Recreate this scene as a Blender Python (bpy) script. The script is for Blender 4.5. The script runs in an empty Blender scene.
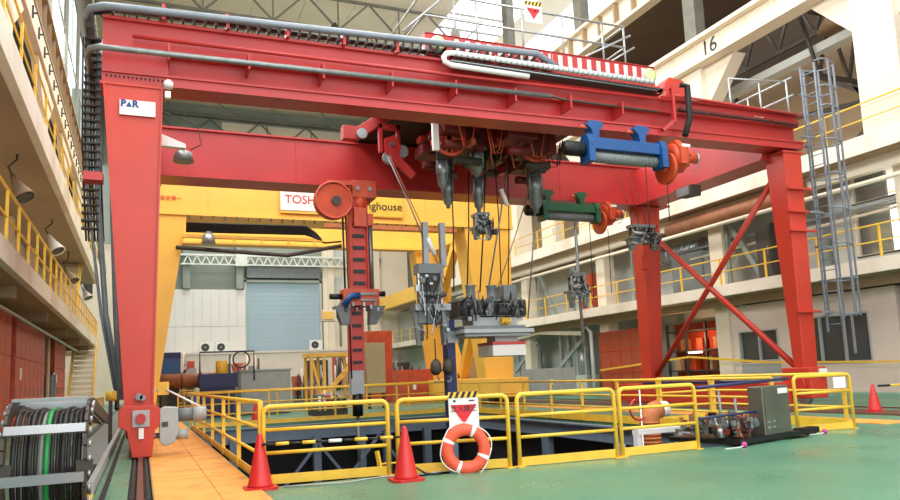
import bpy, math, random
from mathutils import Vector, Matrix
R_ = random.Random(7)
S = bpy.context.scene
COL = S.collection
PI = math.pi

# ---------------------------------------------------------------- camera
cam_d = bpy.data.cameras.new('camera'); cam = bpy.data.objects.new('camera', cam_d); COL.objects.link(cam)
cam.matrix_world = Matrix(((0.92048659, -0.00861274, -0.39067923, 0.0),
                           (-0.38843134, -0.12947711, -0.91233589, 0.0),
                           (-0.04272631, 0.99154501, -0.1225274, 1.2),
                           (0, 0, 0, 1)))
cam_d.sensor_width = 36; cam_d.lens = 725.77 / 900 * 36; cam_d.shift_y = 35 / 900
cam_d.clip_start = 0.05; cam_d.clip_end = 400
S.camera = cam
# ---------------------------------------------------------------- world, lights, exposure
S.view_settings.view_transform = 'Standard'; S.view_settings.look = 'None'
S.view_settings.gamma = 1.0; S.view_settings.use_curve_mapping = False
S.view_settings.exposure = -0.15
w = bpy.data.worlds.new('sky'); S.world = w; w.use_nodes = True
bg = w.node_tree.nodes['Background']; bg.inputs[0].default_value = (0.93, 0.97, 1.0, 1); bg.inputs[1].default_value = 2.5

def area(name, loc, size, sizey, energy, rot=(0, 0, 0), col=(1, 0.97, 0.92)):
    l = bpy.data.lights.new(name, 'AREA'); l.shape = 'RECTANGLE'; l.size = size; l.size_y = sizey
    l.energy = energy; l.color = col
    o = bpy.data.objects.new(name, l); COL.objects.link(o); o.location = loc; o.rotation_euler = rot
    return o
for i, y in enumerate((4, 16, 30, 44, 58)):
    area('roof_light', (9, y, 23.2), 11, 5, 2300)  # area fill added below the closed ceiling, not fixtures of the hall
area('window_light', (2.0, -5.5, 9), 12, 7, 650, (math.radians(62), 0, 0), (1, 0.98, 0.95))  # frontal fill added behind the camera, no window stands there

area('clerestory_light', (-2.9, 20, 16.6), 5, 36, 6500, (0, -PI/2+.45, 0), (1, 1, 1))
# ---------------------------------------------------------------- materials
def lin(c): return tuple(((v/255)/12.92 if v/255 <= .04045 else ((v/255+.055)/1.055)**2.4) for v in c) + (1,)
MATS = {}
def mat(name, rgb, rough=.5, metal=0., var=.12, scale=3., bump=0., emit=0., coat=0., dirt=None):
    m = bpy.data.materials.new(name); m.use_nodes = True
    nt = m.node_tree; b = nt.nodes['Principled BSDF']
    b.inputs['Roughness'].default_value = rough; b.inputs['Metallic'].default_value = metal
    if coat: b.inputs['Coat Weight'].default_value = coat
    tc = nt.nodes.new('ShaderNodeTexCoord')
    n = nt.nodes.new('ShaderNodeTexNoise'); n.inputs['Scale'].default_value = scale; n.inputs['Detail'].default_value = 6
    nt.links.new(tc.outputs['Object'], n.inputs['Vector'])
    cr = nt.nodes.new('ShaderNodeValToRGB')
    c = lin(rgb); d = lin(dirt) if dirt else tuple(v*(1-var) for v in c[:3])+(1,)
    u = tuple(min(1, v*(1+var)) for v in c[:3])+(1,)
    cr.color_ramp.elements[0].position = .3; cr.color_ramp.elements[1].position = .72
    cr.color_ramp.elements[0].color = d; cr.color_ramp.elements[1].color = u
    e = cr.color_ramp.elements.new(.5); e.color = c
    nt.links.new(n.outputs['Fac'], cr.inputs['Fac']); nt.links.new(cr.outputs['Color'], b.inputs['Base Color'])
    if bump:
        bp = nt.nodes.new('ShaderNodeBump'); bp.inputs['Strength'].default_value = bump; bp.inputs['Distance'].default_value = .02
        n2 = nt.nodes.new('ShaderNodeTexNoise'); n2.inputs['Scale'].default_value = scale*8
        nt.links.new(tc.outputs['Object'], n2.inputs['Vector'])
        nt.links.new(n2.outputs['Fac'], bp.inputs['Height']); nt.links.new(bp.outputs['Normal'], b.inputs['Normal'])
    if emit:
        b.inputs['Emission Color'].default_value = c; b.inputs['Emission Strength'].default_value = emit
    MATS[name] = m
    return m
mat('red', (182, 50, 48), .36, var=.1, scale=.9)
mat('red_orange', (196, 58, 42), .4, var=.1, scale=.9)
mat('brick_red', (200, 84, 56), .5, var=.15)
mat('orange_reel', (194, 70, 34), .42, var=.15)
mat('dark_red', (112, 34, 28), .55, var=.25)
mat('yellow', (248, 192, 80), .42, var=.07, scale=.8)
mat('rail_yellow', (238, 190, 62), .38, var=.1, scale=4)
mat('blue', (14, 76, 136), .4)
mat('navy', (36, 42, 92), .5)
mat('hoist_green', (30, 88, 60), .45)
mat('cream', (226, 214, 192), .6, var=.05, scale=.5)
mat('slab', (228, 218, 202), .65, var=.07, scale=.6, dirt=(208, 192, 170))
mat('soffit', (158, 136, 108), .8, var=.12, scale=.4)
mat('wall_grey', (186, 190, 184), .75, var=.1, scale=.4)
mat('wall_pink', (220, 204, 192), .75, var=.08, scale=.5)
mat('wall_green', (140, 148, 138), .8, var=.12, scale=.3)
mat('panel_white', (222, 218, 212), .5, var=.03, scale=.5)
mat('shutter', (160, 182, 194), .45, var=.04, scale=.2)
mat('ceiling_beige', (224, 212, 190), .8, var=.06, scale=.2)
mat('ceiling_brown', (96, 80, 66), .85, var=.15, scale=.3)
mat('dark_steel', (66, 60, 54), .6, var=.2)
mat('truss_grey', (112, 110, 100), .6, var=.15)
mat('truss_white', (214, 218, 208), .5)
mat('dark', (22, 22, 23), .7, var=.2)
mat('black', (14, 14, 16), .45)
mat('cable', (26, 25, 27), .5)
mat('steel', (134, 138, 138), .38, metal=.55, var=.15, scale=6)
mat('grey_paint', (112, 118, 118), .45, var=.12)
mat('grey_light', (168, 172, 172), .45, var=.08)
mat('grey_blue', (104, 120, 136), .5, var=.1)
mat('galv', (172, 178, 180), .35, metal=.6, var=.12, scale=8)
mat('ladder_grey', (128, 136, 146), .45, metal=.2)
mat('alu', (168, 172, 176), .3, metal=.7, var=.06)
mat('white', (236, 236, 232), .45, var=.03)
mat('white_stripe', (240, 214, 208), .5, var=.03)
mat('ring_orange', (236, 88, 56), .45, var=.06, scale=6)
mat('cone_red', (200, 38, 36), .42, var=.06, scale=5)
mat('stainless', (132, 130, 118), .34, metal=.75, var=.12, scale=2)
mat('ochre', (190, 112, 62), .6, var=.15, bump=.3)
mat('pipe_rust', (140, 88, 56), .55, var=.25)
mat('wood', (196, 168, 128), .7, var=.1)
mat('tan', (176, 160, 124), .7, var=.06)
mat('mint', (138, 170, 150), .6)
mat('rail_brown', (104, 64, 52), .45, metal=.3, var=.2, scale=5)
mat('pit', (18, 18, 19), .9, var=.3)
mat('ltext_blue', (24, 60, 130), .5)
mat('text_red', (214, 32, 48), .5)
mat('text_black', (24, 22, 20), .5)
mat('green_cable', (28, 140, 70), .45)
mat('lamp_glass', (196, 222, 150), .2, var=.05)
mat('bulb', (255, 246, 226), .3, emit=6)
mat('orange_lamp', (255, 120, 50), .3, emit=8)
mat('pink', (206, 64, 140), .5)
mat('window_dark', (70, 76, 78), .12, var=.25, scale=.7)
mat('blue_plastic', (60, 120, 200), .4)
mat('copper', (170, 84, 60), .4, metal=.6)
# floor: epoxy with worn glossy patches
m = mat('floor_green', (84, 132, 106), .3, var=.12, scale=.35, dirt=(64, 112, 88))
nt = m.node_tree; b = nt.nodes['Principled BSDF']
n = nt.nodes.new('ShaderNodeTexNoise'); n.inputs['Scale'].default_value = .8; n.inputs['Detail'].default_value = 5
tc = nt.nodes.new('ShaderNodeTexCoord'); nt.links.new(tc.outputs['Object'], n.inputs['Vector'])
mr = nt.nodes.new('ShaderNodeMapRange'); mr.inputs[1].default_value = .3; mr.inputs[2].default_value = .7
mr.inputs[3].default_value = .22; mr.inputs[4].default_value = .5
nt.links.new(n.outputs['Fac'], mr.inputs[0]); nt.links.new(mr.outputs[0], b.inputs['Roughness'])
m = mat('walk_orange', (228, 158, 74), .6, var=.1, scale=2.2, dirt=(204, 132, 62))
nt = m.node_tree; b = nt.nodes['Principled BSDF']
v = nt.nodes.new('ShaderNodeTexVoronoi'); v.inputs['Scale'].default_value = 28
tc = nt.nodes.new('ShaderNodeTexCoord'); nt.links.new(tc.outputs['Object'], v.inputs['Vector'])
bp = nt.nodes.new('ShaderNodeBump'); bp.inputs['Strength'].default_value = .5; bp.inputs['Distance'].default_value = .01
nt.links.new(v.outputs['Distance'], bp.inputs['Height']); nt.links.new(bp.outputs['Normal'], b.inputs['Normal'])
# glass
m = bpy.data.materials.new('glass'); m.use_nodes = True; nt = m.node_tree; nt.nodes.clear()
o_ = nt.nodes.new('ShaderNodeOutputMaterial'); mx = nt.nodes.new('ShaderNodeMixShader')
t_ = nt.nodes.new('ShaderNodeBsdfTransparent'); g_ = nt.nodes.new('ShaderNodeBsdfGlossy'); g_.inputs['Roughness'].default_value = .05
t_.inputs[0].default_value = (.93, .97, .97, 1)
mx.inputs[0].default_value = .1; nt.links.new(t_.outputs[0], mx.inputs[1]); nt.links.new(g_.outputs[0], mx.inputs[2]); nt.links.new(mx.outputs[0], o_.inputs[0])
MATS['glass'] = m
# expanded wire mesh
m = bpy.data.materials.new('wire_mesh'); m.use_nodes = True; nt = m.node_tree; b = nt.nodes['Principled BSDF']
b.inputs['Base Color'].default_value = lin((190, 84, 50)); b.inputs['Roughness'].default_value = .5
o_ = nt.nodes['Material Output']; mx = nt.nodes.new('ShaderNodeMixShader'); t_ = nt.nodes.new('ShaderNodeBsdfTransparent')
ck = nt.nodes.new('ShaderNodeTexChecker'); ck.inputs['Scale'].default_value = 30
tc = nt.nodes.new('ShaderNodeTexCoord'); nt.links.new(tc.outputs['Object'], ck.inputs['Vector'])
mth = nt.nodes.new('ShaderNodeMath'); mth.operation = 'MULTIPLY'; mth.inputs[1].default_value = .55
nt.links.new(ck.outputs['Fac'], mth.inputs[0])
nt.links.new(mth.outputs[0], mx.inputs[0]); nt.links.new(b.outputs[0], mx.inputs[1]); nt.links.new(t_.outputs[0], mx.inputs[2]); nt.links.new(mx.outputs[0], o_.inputs[0])
MATS['wire_mesh'] = m

# ---------------------------------------------------------------- mesh builder
class MB:
    def __init__(s): s.v = []; s.f = []; s.s = []
    def add(s, vs, fs, sm=False):
        k = len(s.v); s.v += [tuple(v) for v in vs]
        for f in fs: s.f.append(tuple(i+k for i in f)); s.s.append(sm)
        return s
    def box(s, x0, x1, y0, y1, z0, z1):
        return s.add([(x0,y0,z0),(x1,y0,z0),(x1,y1,z0),(x0,y1,z0),(x0,y0,z1),(x1,y0,z1),(x1,y1,z1),(x0,y1,z1)],
                     [(3,2,1,0),(4,5,6,7),(0,1,5,4),(1,2,6,5),(2,3,7,6),(3,0,4,7)])
    def hexa(s, p):   # 8 corners in the order of box
        return s.add(p, [(3,2,1,0),(4,5,6,7),(0,1,5,4),(1,2,6,5),(2,3,7,6),(3,0,4,7)])
    def taper(s, b, t, z0, z1):  # b, t = (x0,x1,y0,y1)
        return s.hexa([(b[0],b[2],z0),(b[1],b[2],z0),(b[1],b[3],z0),(b[0],b[3],z0),
                       (t[0],t[2],z1),(t[1],t[2],z1),(t[1],t[3],z1),(t[0],t[3],z1)])
    def bar(s, p0, p1, w, h, up=(0,0,1)):
        p0 = Vector(p0); p1 = Vector(p1); d = (p1-p0).normalized(); u = Vector(up)
        if abs(d.dot(u)) > .98: u = Vector((1,0,0))
        a = d.cross(u).normalized()*(w/2); c = a.cross(d).normalized()*(h/2)
        if c.dot(u) < 0: c = -c
        q = []
        for e in (p0, p1): q += [e-a-c, e+a-c, e+a+c, e-a+c]
        return s.add(q, [(0,1,2,3),(7,6,5,4),(0,4,5,1),(1,5,6,2),(2,6,7,3),(3,7,4,0)])
    def tube(s, pts, r, n=8, r2=None):
        pts = [Vector(p) for p in pts]; m_ = len(pts); rings = []; pa = None
        for i, p in enumerate(pts):
            d = (pts[min(i+1,m_-1)]-pts[max(i-1,0)]).normalized()
            if pa is None:
                u = Vector((0,0,1)) if abs(d.z) < .9 else Vector((1,0,0)); a = d.cross(u).normalized()
            else:
                a = (pa - d*pa.dot(d))
                a = a.normalized() if a.length > 1e-6 else d.orthogonal().normalized()
            pa = a; c = d.cross(a); rr = r if r2 is None else r+(r2-r)*i/(m_-1)
            rings.append([p + (a*math.cos(2*PI*k/n)+c*math.sin(2*PI*k/n))*rr for k in range(n)])
        vs = [v for rg in rings for v in rg]; fs = []
        for i in range(m_-1):
            for k in range(n): fs.append((i*n+k, i*n+(k+1)%n, (i+1)*n+(k+1)%n, (i+1)*n+k))
        s.add(vs, fs, True); k0 = len(s.v)-len(vs)
        s.f.append(tuple(k0+k for k in range(n-1,-1,-1))); s.s.append(False)
        s.f.append(tuple(k0+(m_-1)*n+k for k in range(n))); s.s.append(False)
        return s
    def cyl(s, p0, p1, r, n=14, r2=None): return s.tube([p0, p1], r, n, r2)
    def lathe(s, prof, c, axis='z', n=20, smooth=True):
        vs = []; fs = []; m_ = len(prof); c = Vector(c)
        for (r, h) in prof:
            for k in range(n):
                a = 2*PI*k/n; x, y = r*math.cos(a), r*math.sin(a)
                p = {'z': (x, y, h), 'y': (x, h, y), 'x': (h, x, y)}[axis]; vs.append(c+Vector(p))
        for i in range(m_-1):
            for k in range(n): fs.append((i*n+k, i*n+(k+1)%n, (i+1)*n+(k+1)%n, (i+1)*n+k))
        s.add(vs, fs, smooth); k0 = len(s.v)-len(vs)
        s.f.append(tuple(k0+k for k in range(n))); s.s.append(False)
        s.f.append(tuple(k0+(m_-1)*n+k for k in range(n))); s.s.append(False)
        return s
    def torus(s, c, axis, R, r, n=28, k=10, a0=0, a1=2*PI):
        c = Vector(c); full = abs(a1-a0-2*PI) < 1e-6; vs = []; fs = []; m_ = n if full else n+1
        for i in range(m_):
            a = a0+(a1-a0)*i/n
            for j in range(k):
                b = 2*PI*j/k; q = R+r*math.cos(b); h = r*math.sin(b); x, y = q*math.cos(a), q*math.sin(a)
                vs.append(c+Vector({'z':(x,y,h),'y':(x,h,y),'x':(h,x,y)}[axis]))
        for i in range(n):
            for j in range(k): fs.append((i*k+j, ((i+1)%m_)*k+j, ((i+1)%m_)*k+(j+1)%k, i*k+(j+1)%k))
        return s.add(vs, fs, True)
    def prism(s, poly, axis, a0, a1):
        n = len(poly)
        def P(u, v, a): return {'x': (a,u,v), 'y': (u,a,v), 'z': (u,v,a)}[axis]
        vs = [P(u,v,a0) for u,v in poly]+[P(u,v,a1) for u,v in poly]
        return s.add(vs, [tuple(range(n-1,-1,-1)), tuple(range(n,2*n))]+[(i,(i+1)%n,n+(i+1)%n,n+i) for i in range(n)])
    def ibeam(s, p0, p1, w, h, t=.03):
        p0 = Vector(p0); p1 = Vector(p1); z = Vector((0,0,h/2-t/2))
        s.bar(p0-z, p1-z, w, t); s.bar(p0+z, p1+z, w, t); return s.bar(p0, p1, t, h-2*t)
    def build(s, name, m, parent=None, bevel=0):
        me = bpy.data.meshes.new(name); me.from_pydata(s.v, [], s.f)
        me.polygons.foreach_set('use_smooth', s.s); me.materials.append(MATS[m])
        import bmesh
        bm = bmesh.new(); bm.from_mesh(me); bmesh.ops.recalc_face_normals(bm, faces=bm.faces); bm.to_mesh(me); bm.free()
        o = bpy.data.objects.new(name, me); COL.objects.link(o)
        if parent: o.parent = parent; o.matrix_parent_inverse = parent_inv(parent)
        if bevel:
            bv = o.modifiers.new('bevel', 'BEVEL'); bv.width = bevel; bv.segments = 2; bv.limit_method = 'ANGLE'
        return o
def wm(o):
    M = o.matrix_basis.copy()
    if o.parent: M = wm(o.parent) @ o.matrix_parent_inverse @ M
    return M
def parent_inv(p): return wm(p).inverted()
def tag(o, label, cat, group=None, kind=None):
    o['label'] = label; o['category'] = cat
    if group: o['group'] = group
    if kind: o['kind'] = kind
    return o
def T(name, label, cat, loc=(0,0,0), group=None):
    o = bpy.data.objects.new(name, None); COL.objects.link(o); o.location = loc; o.empty_display_size = .1
    return tag(o, label, cat, group)
def struct(o, label=None):
    o['kind'] = 'structure'
    if label: o['label'] = label; o['category'] = 'structure'
    return o
def copy_tree(o, parent=None, delta=None):
    c = o.copy(); COL.objects.link(c)
    if parent is not None: c.parent = parent
    if delta is not None: c.location = Vector(o.location)+Vector(delta)
    for ch in list(o.children): copy_tree(ch, c)
    return c
def text(name, body, size, loc, rot, m, parent=None, ext=.004, sx=1., bold=0.):
    cu = bpy.data.curves.new(name, 'FONT'); cu.body = body; cu.size = size; cu.extrude = ext; cu.offset = bold
    cu.align_x = 'CENTER'; cu.align_y = 'CENTER'
    tmp = bpy.data.objects.new('tmp', cu); COL.objects.link(tmp)
    bpy.context.view_layer.update()
    dg = bpy.context.evaluated_depsgraph_get(); me = bpy.data.meshes.new_from_object(tmp.evaluated_get(dg))
    bpy.data.objects.remove(tmp)
    me.materials.clear(); me.materials.append(MATS[m])
    o = bpy.data.objects.new(name, me); COL.objects.link(o)
    M = Matrix.Translation(loc) @ __import__('mathutils').Euler(rot).to_matrix().to_4x4() @ Matrix.Diagonal((sx,1,1,1))
    if parent: o.parent = parent; o.matrix_parent_inverse = parent_inv(parent)
    o.matrix_basis = M
    return o
FRONT = (PI/2, 0, 0); LEFTF = (PI/2, 0, -PI/2)

# ================================================================ SETTING
f = MB()
f.box(.13, 3.0, -3, 8.75, -.3, 0).box(3.0, 30, -3, 8.4, -.3, 0).box(9.62, 30, 8.4, 8.82, -.3, 0)                  # in front of the pit
f.box(9.62, 30, 8.82, 70, -.3, 0)                 # right of it
f.box(1.28, 9.62, 22.05, 70, -.3, 0)              # behind it
f.box(.13, 1.28, 8.75, 70, -.3, 0)                # beside the rail
f.box(-.5, -.13, -3, 70, -.3, -.005)
f.box(-8, -1.3, -3, 70, -.3, 0)
f.box(-1.3, -.5, -3, 70, -.6, -.3); f.box(-.13, .13, -3, 70, -.3, -.12)
struct(f.build('floor', 'floor_green'))
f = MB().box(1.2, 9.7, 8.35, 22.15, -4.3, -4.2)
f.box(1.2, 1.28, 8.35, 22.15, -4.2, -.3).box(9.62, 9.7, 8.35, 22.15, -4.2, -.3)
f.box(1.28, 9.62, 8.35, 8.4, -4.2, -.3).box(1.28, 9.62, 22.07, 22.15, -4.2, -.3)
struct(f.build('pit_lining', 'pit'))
struct(MB().box(-.56, -.49, -3, 50, -.3, .012).build('trim_1', 'rail_yellow'))
# orange anti-slip walkway
wk = struct(MB().box(.14, 1.26, 3, 50, 0, .006).build('walkway', 'walk_orange'))
for k in range(9):
    for (a, b) in ((.15, .79), (.8, 1.25)):
        MB().box(a, b, 3+k*2.4, 3+k*2.4+2.385, .004, .016).build('plate', 'walk_orange', wk)
# right runway strips
struct(MB().box(12.1, 12.9, 9.0, 45, 0, .012).build('trim_2', 'walk_orange'))
struct(MB().box(14.0, 15.15, 6, 45, 0, .02).build('trim_3', 'rail_brown'))

# crane rails
def crane_rail(x, label, y0, y1):
    t = T('crane_rail', label, 'rail', (x, y0, 0))
    MB().box(x-.035, x+.035, y0, y1, .0, .03).box(x-.02, x+.02, y0, y1, -.1, .0).box(x-.08, x+.08, y0, y1, -.12, -.1).build('rail_head', 'rail_brown', t)
    MB().box(x-.13, x+.13, y0, y1, -.125, -.118).build('bed_plate', 'dark', t)
    return t
cr = crane_rail(.0, 'brown steel crane rail running between clip rows at lower left', -1, 50)
clip = None
for k in range(58):
    for sx in (-1, 1):
        y = 4.4+k*.17
        if clip is None:
            clip = MB().box(-.035, .035, -.03, .03, -.118, -.03).cyl((0,0,-.03), (0,0,.0), .02, 6).build('rail_clip', 'dark_steel', cr)
            clip.location = (sx*.085, y+1, 0); clip.matrix_parent_inverse = Matrix.Identity(4)
        else:
            c = clip.copy(); COL.objects.link(c); c.location = (sx*.085, y+1, 0)
crane_rail(15.9, 'brown steel crane rail under the right hand red crane legs', 7, 45)

# ---- back wall (Y = 66)
struct(MB().box(-9, 27, 66, 66.4, 0, 26.5).build('wall_back', 'wall_green'))
sh = struct(MB().box(8.5, 15.0, 65.8, 66, 0, 10.1).build('door_1', 'shutter'))
for k in range(24): MB().box(8.5, 15.0, 65.785, 65.8, .25+k*.41, .256+k*.41).build('slat_joint', 'shutter', sh)
MB().box(8.3, 8.5, 65.5, 66, 0, 10.4).box(15.0, 15.2, 65.5, 66, 0, 10.4).box(8.3, 15.2, 65.5, 66, 10.1, 10.3).build('guide_frame', 'wall_grey', sh)
MB().box(8.5, 15.0, 65.2, 66, 10.45, 11.6).build('roller_box', 'grey_paint', sh)
pn = tag(MB().box(-.3, 8.4, 65.5, 65.7, 0, 9.4).build('panel_screen', 'wall_grey'), 'tall pale ribbed panel screen left of the blue grey shutter', 'screen')
for k in range(12): MB().box(-.3+k*.725, .41+k*.725, 65.42, 65.5, 6.2, 9.4).build('panel', 'panel_white', pn)
for k in range(6): MB().box(-.3+k*1.45, 1.13+k*1.45, 65.42, 65.5, 3.7, 6.17).build('panel', 'panel_white', pn)
lw = struct(MB().box(2.4, 23.4, 63.6, 65.3, 0, 3.72).box(2.3, 23.5, 63.5, 65.35, 3.72, 3.9).build('wall_low', 'wall_pink'))
for k in range(13): MB().box(3.6+k*1.5, 3.74+k*1.5, 63.53, 63.6, .1, 3.72).build('pilaster', 'wall_pink', lw)
struct(MB().box(-9, -1.1, 64.8, 65.7, 0, 13).build('wall_end', 'cream'))
lb = tag(MB().box(3, 18, 64.8, 65.0, 12.24, 12.42).box(3, 18, 64.8, 65.0, 11.46, 11.58).build('lattice_beam', 'truss_white'), 'white zigzag lattice beam across the far wall above the shutter', 'beam')
for k in range(20):
    x = 3.2+k*.745
    for a, b in (((x, 11.5), (x+.37, 12.3)), ((x+.37, 12.3), (x+.745, 11.5))):
        MB().bar((a[0], 64.9, a[1]), (b[0], 64.9, b[1]), .1, .1).build('diagonal', 'truss_white', lb)
MB().box(7.5, 8.5, 64.7, 65.1, 11.4, 12.54).build('splice_plate', 'truss_white', lb)
for i, x in enumerate((3.5, 7.9, 16, 20.4)):
    struct(MB().box(x-.3, x+.3, 65.1, 66, 3.95 if x > 13 else 9.45, 23.5).build('column', 'wall_green' if x < 13 else 'cream'), ['first grey column above the panel screen','grey column at the left edge of the shutter','cream column right of the shutter','rightmost cream column on the far wall'][i])
WB = bpy.data.objects['wall_back']
struct(MB().box(15.3, 23.6, 65.36, 65.9, 3.95, 19.8).build('wall_bay', 'cream'))
for k in range(5): tag(MB().tube([(16.8+k*.9,65.2,4.2),(16.8+k*.9,65.2,7+k*.8),(17.2+k*.9,65.2,8+k*1.1)],.1,8).build('pipe',['wall_green','steel','dark_steel'][k%3]),['first','second','third','fourth','fifth'][k]+' pipe from the left on the cream wall right of the shutter','pipe','pipes on the far cream wall')
WD = bpy.data.objects['wall_bay']
for k in range(3):
    for q in range(3): MB().box(16.2+k*1.6,17.1+k*1.6,65.3,65.36,9+q*3,10.6+q*3).build('shutter_panel','wall_grey',WD)
for k in range(6):
    x = 1.2+k*4.3
    MB().bar((x,65.6,20.8),(x+4.3,65.6,24.8),.12,.12).bar((x+4.3,65.6,20.8),(x,65.6,24.8),.12,.12).build('brace', 'truss_grey', WB)
MB().box(.5,27,65.4,65.9,20.0,20.5).box(.5,27,65.4,65.9,24.9,25.2).build('girt', 'truss_grey', WB)
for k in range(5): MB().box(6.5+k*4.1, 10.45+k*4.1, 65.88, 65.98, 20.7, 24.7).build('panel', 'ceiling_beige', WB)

# ---- ceiling with panels and roof trusses
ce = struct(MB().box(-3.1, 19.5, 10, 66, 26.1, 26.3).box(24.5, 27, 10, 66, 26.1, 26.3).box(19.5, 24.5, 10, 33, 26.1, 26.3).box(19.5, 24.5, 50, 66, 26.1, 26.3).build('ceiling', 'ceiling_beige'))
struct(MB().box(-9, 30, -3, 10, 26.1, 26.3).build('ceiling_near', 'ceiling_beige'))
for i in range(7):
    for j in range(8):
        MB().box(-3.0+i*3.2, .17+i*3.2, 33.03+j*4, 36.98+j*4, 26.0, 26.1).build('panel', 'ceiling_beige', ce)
def truss(y, n, label):
    t = T('roof_truss', label, 'truss', (9, y, 24))
    for z in (23.6, 25.7): MB().bar((-3, y, z), (22, y, z), .16, .16).build('chord', 'truss_grey', t)
    for k in range(6):
        x = -3+k*4.16
        MB().bar((x, y, 25.7), (x+2.08, y, 23.6), .11, .11).build('diagonal', 'truss_grey', t)
        MB().bar((x+2.08, y, 23.6), (x+4.16, y, 25.7), .11, .11).build('diagonal', 'truss_grey', t)
        MB().bar((x+2.08, y, 23.6), (x+2.08, y, 25.7), .09, .09).build('post', 'truss_grey', t)
        MB().bar((x, y, 23.6), (x+2.08, y+4, 23.6), .07, .07).build('tie_bar', 'truss_grey', t)
    return t
for i, y in enumerate((43.5, 49.5, 58)):
    truss(y, i, ['grey roof truss nearest the camera at top left', 'second grey roof truss under the beige ceiling', 'farthest grey roof truss in front of the far wall'][i])
lamp_ = T('ceiling_lamp', 'glowing orange ceiling lamp among the roof trusses', 'lamp', (11.2, 43, 23.4))
MB().lathe([(.08,.5),(.35,.1),(.38,0)], (11.2,43,23.3)).build('lamp_shade', 'dark_steel', lamp_)
MB().lathe([(.3,0),(.2,-.1),(.02,-.14)], (11.2,43,23.3)).build('bulb', 'orange_lamp', lamp_)

# ================================================================ LEFT SIDE
wl = MB()
wl.box(-5.2, -5.0, -3, 52, 0, 3.58)
wl.box(-4.7, -4.5, -3, 52, 4.02, 7.2)
struct(wl.build('wall_left', 'cream'))
struct(MB().box(-8, -7.8, -3, 66, 0, 13).build('wall_outer', 'cream'))
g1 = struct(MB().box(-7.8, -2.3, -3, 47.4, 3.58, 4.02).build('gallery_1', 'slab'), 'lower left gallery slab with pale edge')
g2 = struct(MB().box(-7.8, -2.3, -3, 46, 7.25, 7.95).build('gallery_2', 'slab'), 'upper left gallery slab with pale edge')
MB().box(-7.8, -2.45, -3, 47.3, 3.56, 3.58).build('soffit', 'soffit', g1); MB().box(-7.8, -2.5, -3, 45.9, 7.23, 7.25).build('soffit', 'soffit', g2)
for k in range(8):
    MB().box(-5, -2.6, 6+k*6.2, 6.35+k*6.2, 3.3, 3.57).build('joist', 'soffit', g1)
for k in range(7):
    y = 9.6+k*6.2
    struct(MB().box(-2.72, -2.5, y, y+.7, 7.95, 9.8).prism([(y-1.5,9.85),(y,8.7),(y+.7,8.7),(y+2.2,9.85)], 'x', -2.7, -2.52).build('column', 'cream'), 'cream column with flared head on the upper left gallery, number %s from the near end' % 'one two three four five six seven'.split()[k])
    struct(MB().box(-4.6, -4.1, y, y+.6, 4.02, 7.25).build('column', 'cream'), 'cream column behind the lower left gallery rail, number %s from the near end' % 'one two three four five six seven'.split()[k])
struct(MB().box(-3.5, -3.4, -3, 60, 7.95, 12.7).build('wall_recess', 'dark'))  # near-black sheet, paints in the shade seen between the columns
# conduit band with studs and runway girder
cb = tag(MB().box(-2.75, -2.45, -2, 60, 9.9, 10.5).build('cable_duct', 'cream'), 'pale cable duct with dark studs high on the left side', 'duct')
for k in range(34):
    y = 6+k*1.15
    MB().box(-2.45, -2.41, y, y+.06, 10.0, 10.3).box(-2.45, -2.33, y+.02, y+.05, 10.1, 10.14).build('bracket', 'dark_steel', cb)
rg = tag(MB().box(-2.95, -2.62, -2, 60, 11.3, 11.4).box(-2.85, -2.8, -2, 60, 11.4, 12.6).box(-2.95, -2.62, -2, 60, 12.6, 12.7).build('runway_girder', 'soffit'), 'brown runway girder high along the left side', 'girder')
for k in range(36): MB().box(-2.8, -2.66, 4+k*1.2, 4.04+k*1.2, 11.4, 12.6).build('stiffener', 'soffit', rg)
# high strip windows above
wlh = MB().box(-3.15, -3.08, -3, 66, 12.75, 13.1)
for k in range(12): wlh.box(-3.15, -3.08, -3+k*6, -1.6+k*6, 13.1, 20)
wlh.box(-3.15, -3.08, -3, 66, 20, 26)
struct(wlh.build('wall_clerestory', 'truss_grey'))
for k in range(11):
    wn = struct(MB().box(-3.12, -3.1, -1.6+k*6, 3+k*6, 13.1, 20).build('window_%d' % (20+k), 'glass'))
    MB().box(-3.14, -3.08, .4+k*6, .48+k*6, 13.1, 20).box(-3.14, -3.08, -1.6+k*6, 3+k*6, 16.4, 16.5).build('window_frame', 'wall_grey', wn)

def railing(pts, label, group, H=1.05, mids=(.55,), sp=1.9, r=.028, kick=.0, m='rail_yellow', name='guard_rail', tube=True):
    t = T(name, label, 'railing', pts[0], group)
    for h in (H,)+tuple(mids):
        MB().tube([(p[0], p[1], p[2]+h) for p in pts], r if h == H else r*.8, 8).build('top_rail' if h == H else 'mid_rail', m, t)
    for a, b in zip(pts[:-1], pts[1:]):
        a = Vector(a); b = Vector(b); L = (b-a).length; n = max(1, round(L/sp))
        for k in range(n+1):
            if k == n and b != Vector(pts[-1]): continue
            p = a+(b-a)*k/n
            MB().box(p.x-r, p.x+r, p.y-r, p.y+r, p.z, p.z+H).build('post', m, t)
        if kick: MB().bar(a+Vector((0,0,kick/2)), b+Vector((0,0,kick/2)), .012, kick).build('kick_plate', m, t)
    return t
railing([(-2.4, 4, 4.02), (-2.4, 47, 4.02)], 'yellow railing along the lower left gallery', 'yellow gallery railings', 1.1, (.55,), 1.5)
railing([(-2.4, 4, 7.95), (-2.4, 45, 7.95)], 'yellow railing along the upper left gallery', 'yellow gallery railings', 1.1, (.55,), 2.2)

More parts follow.
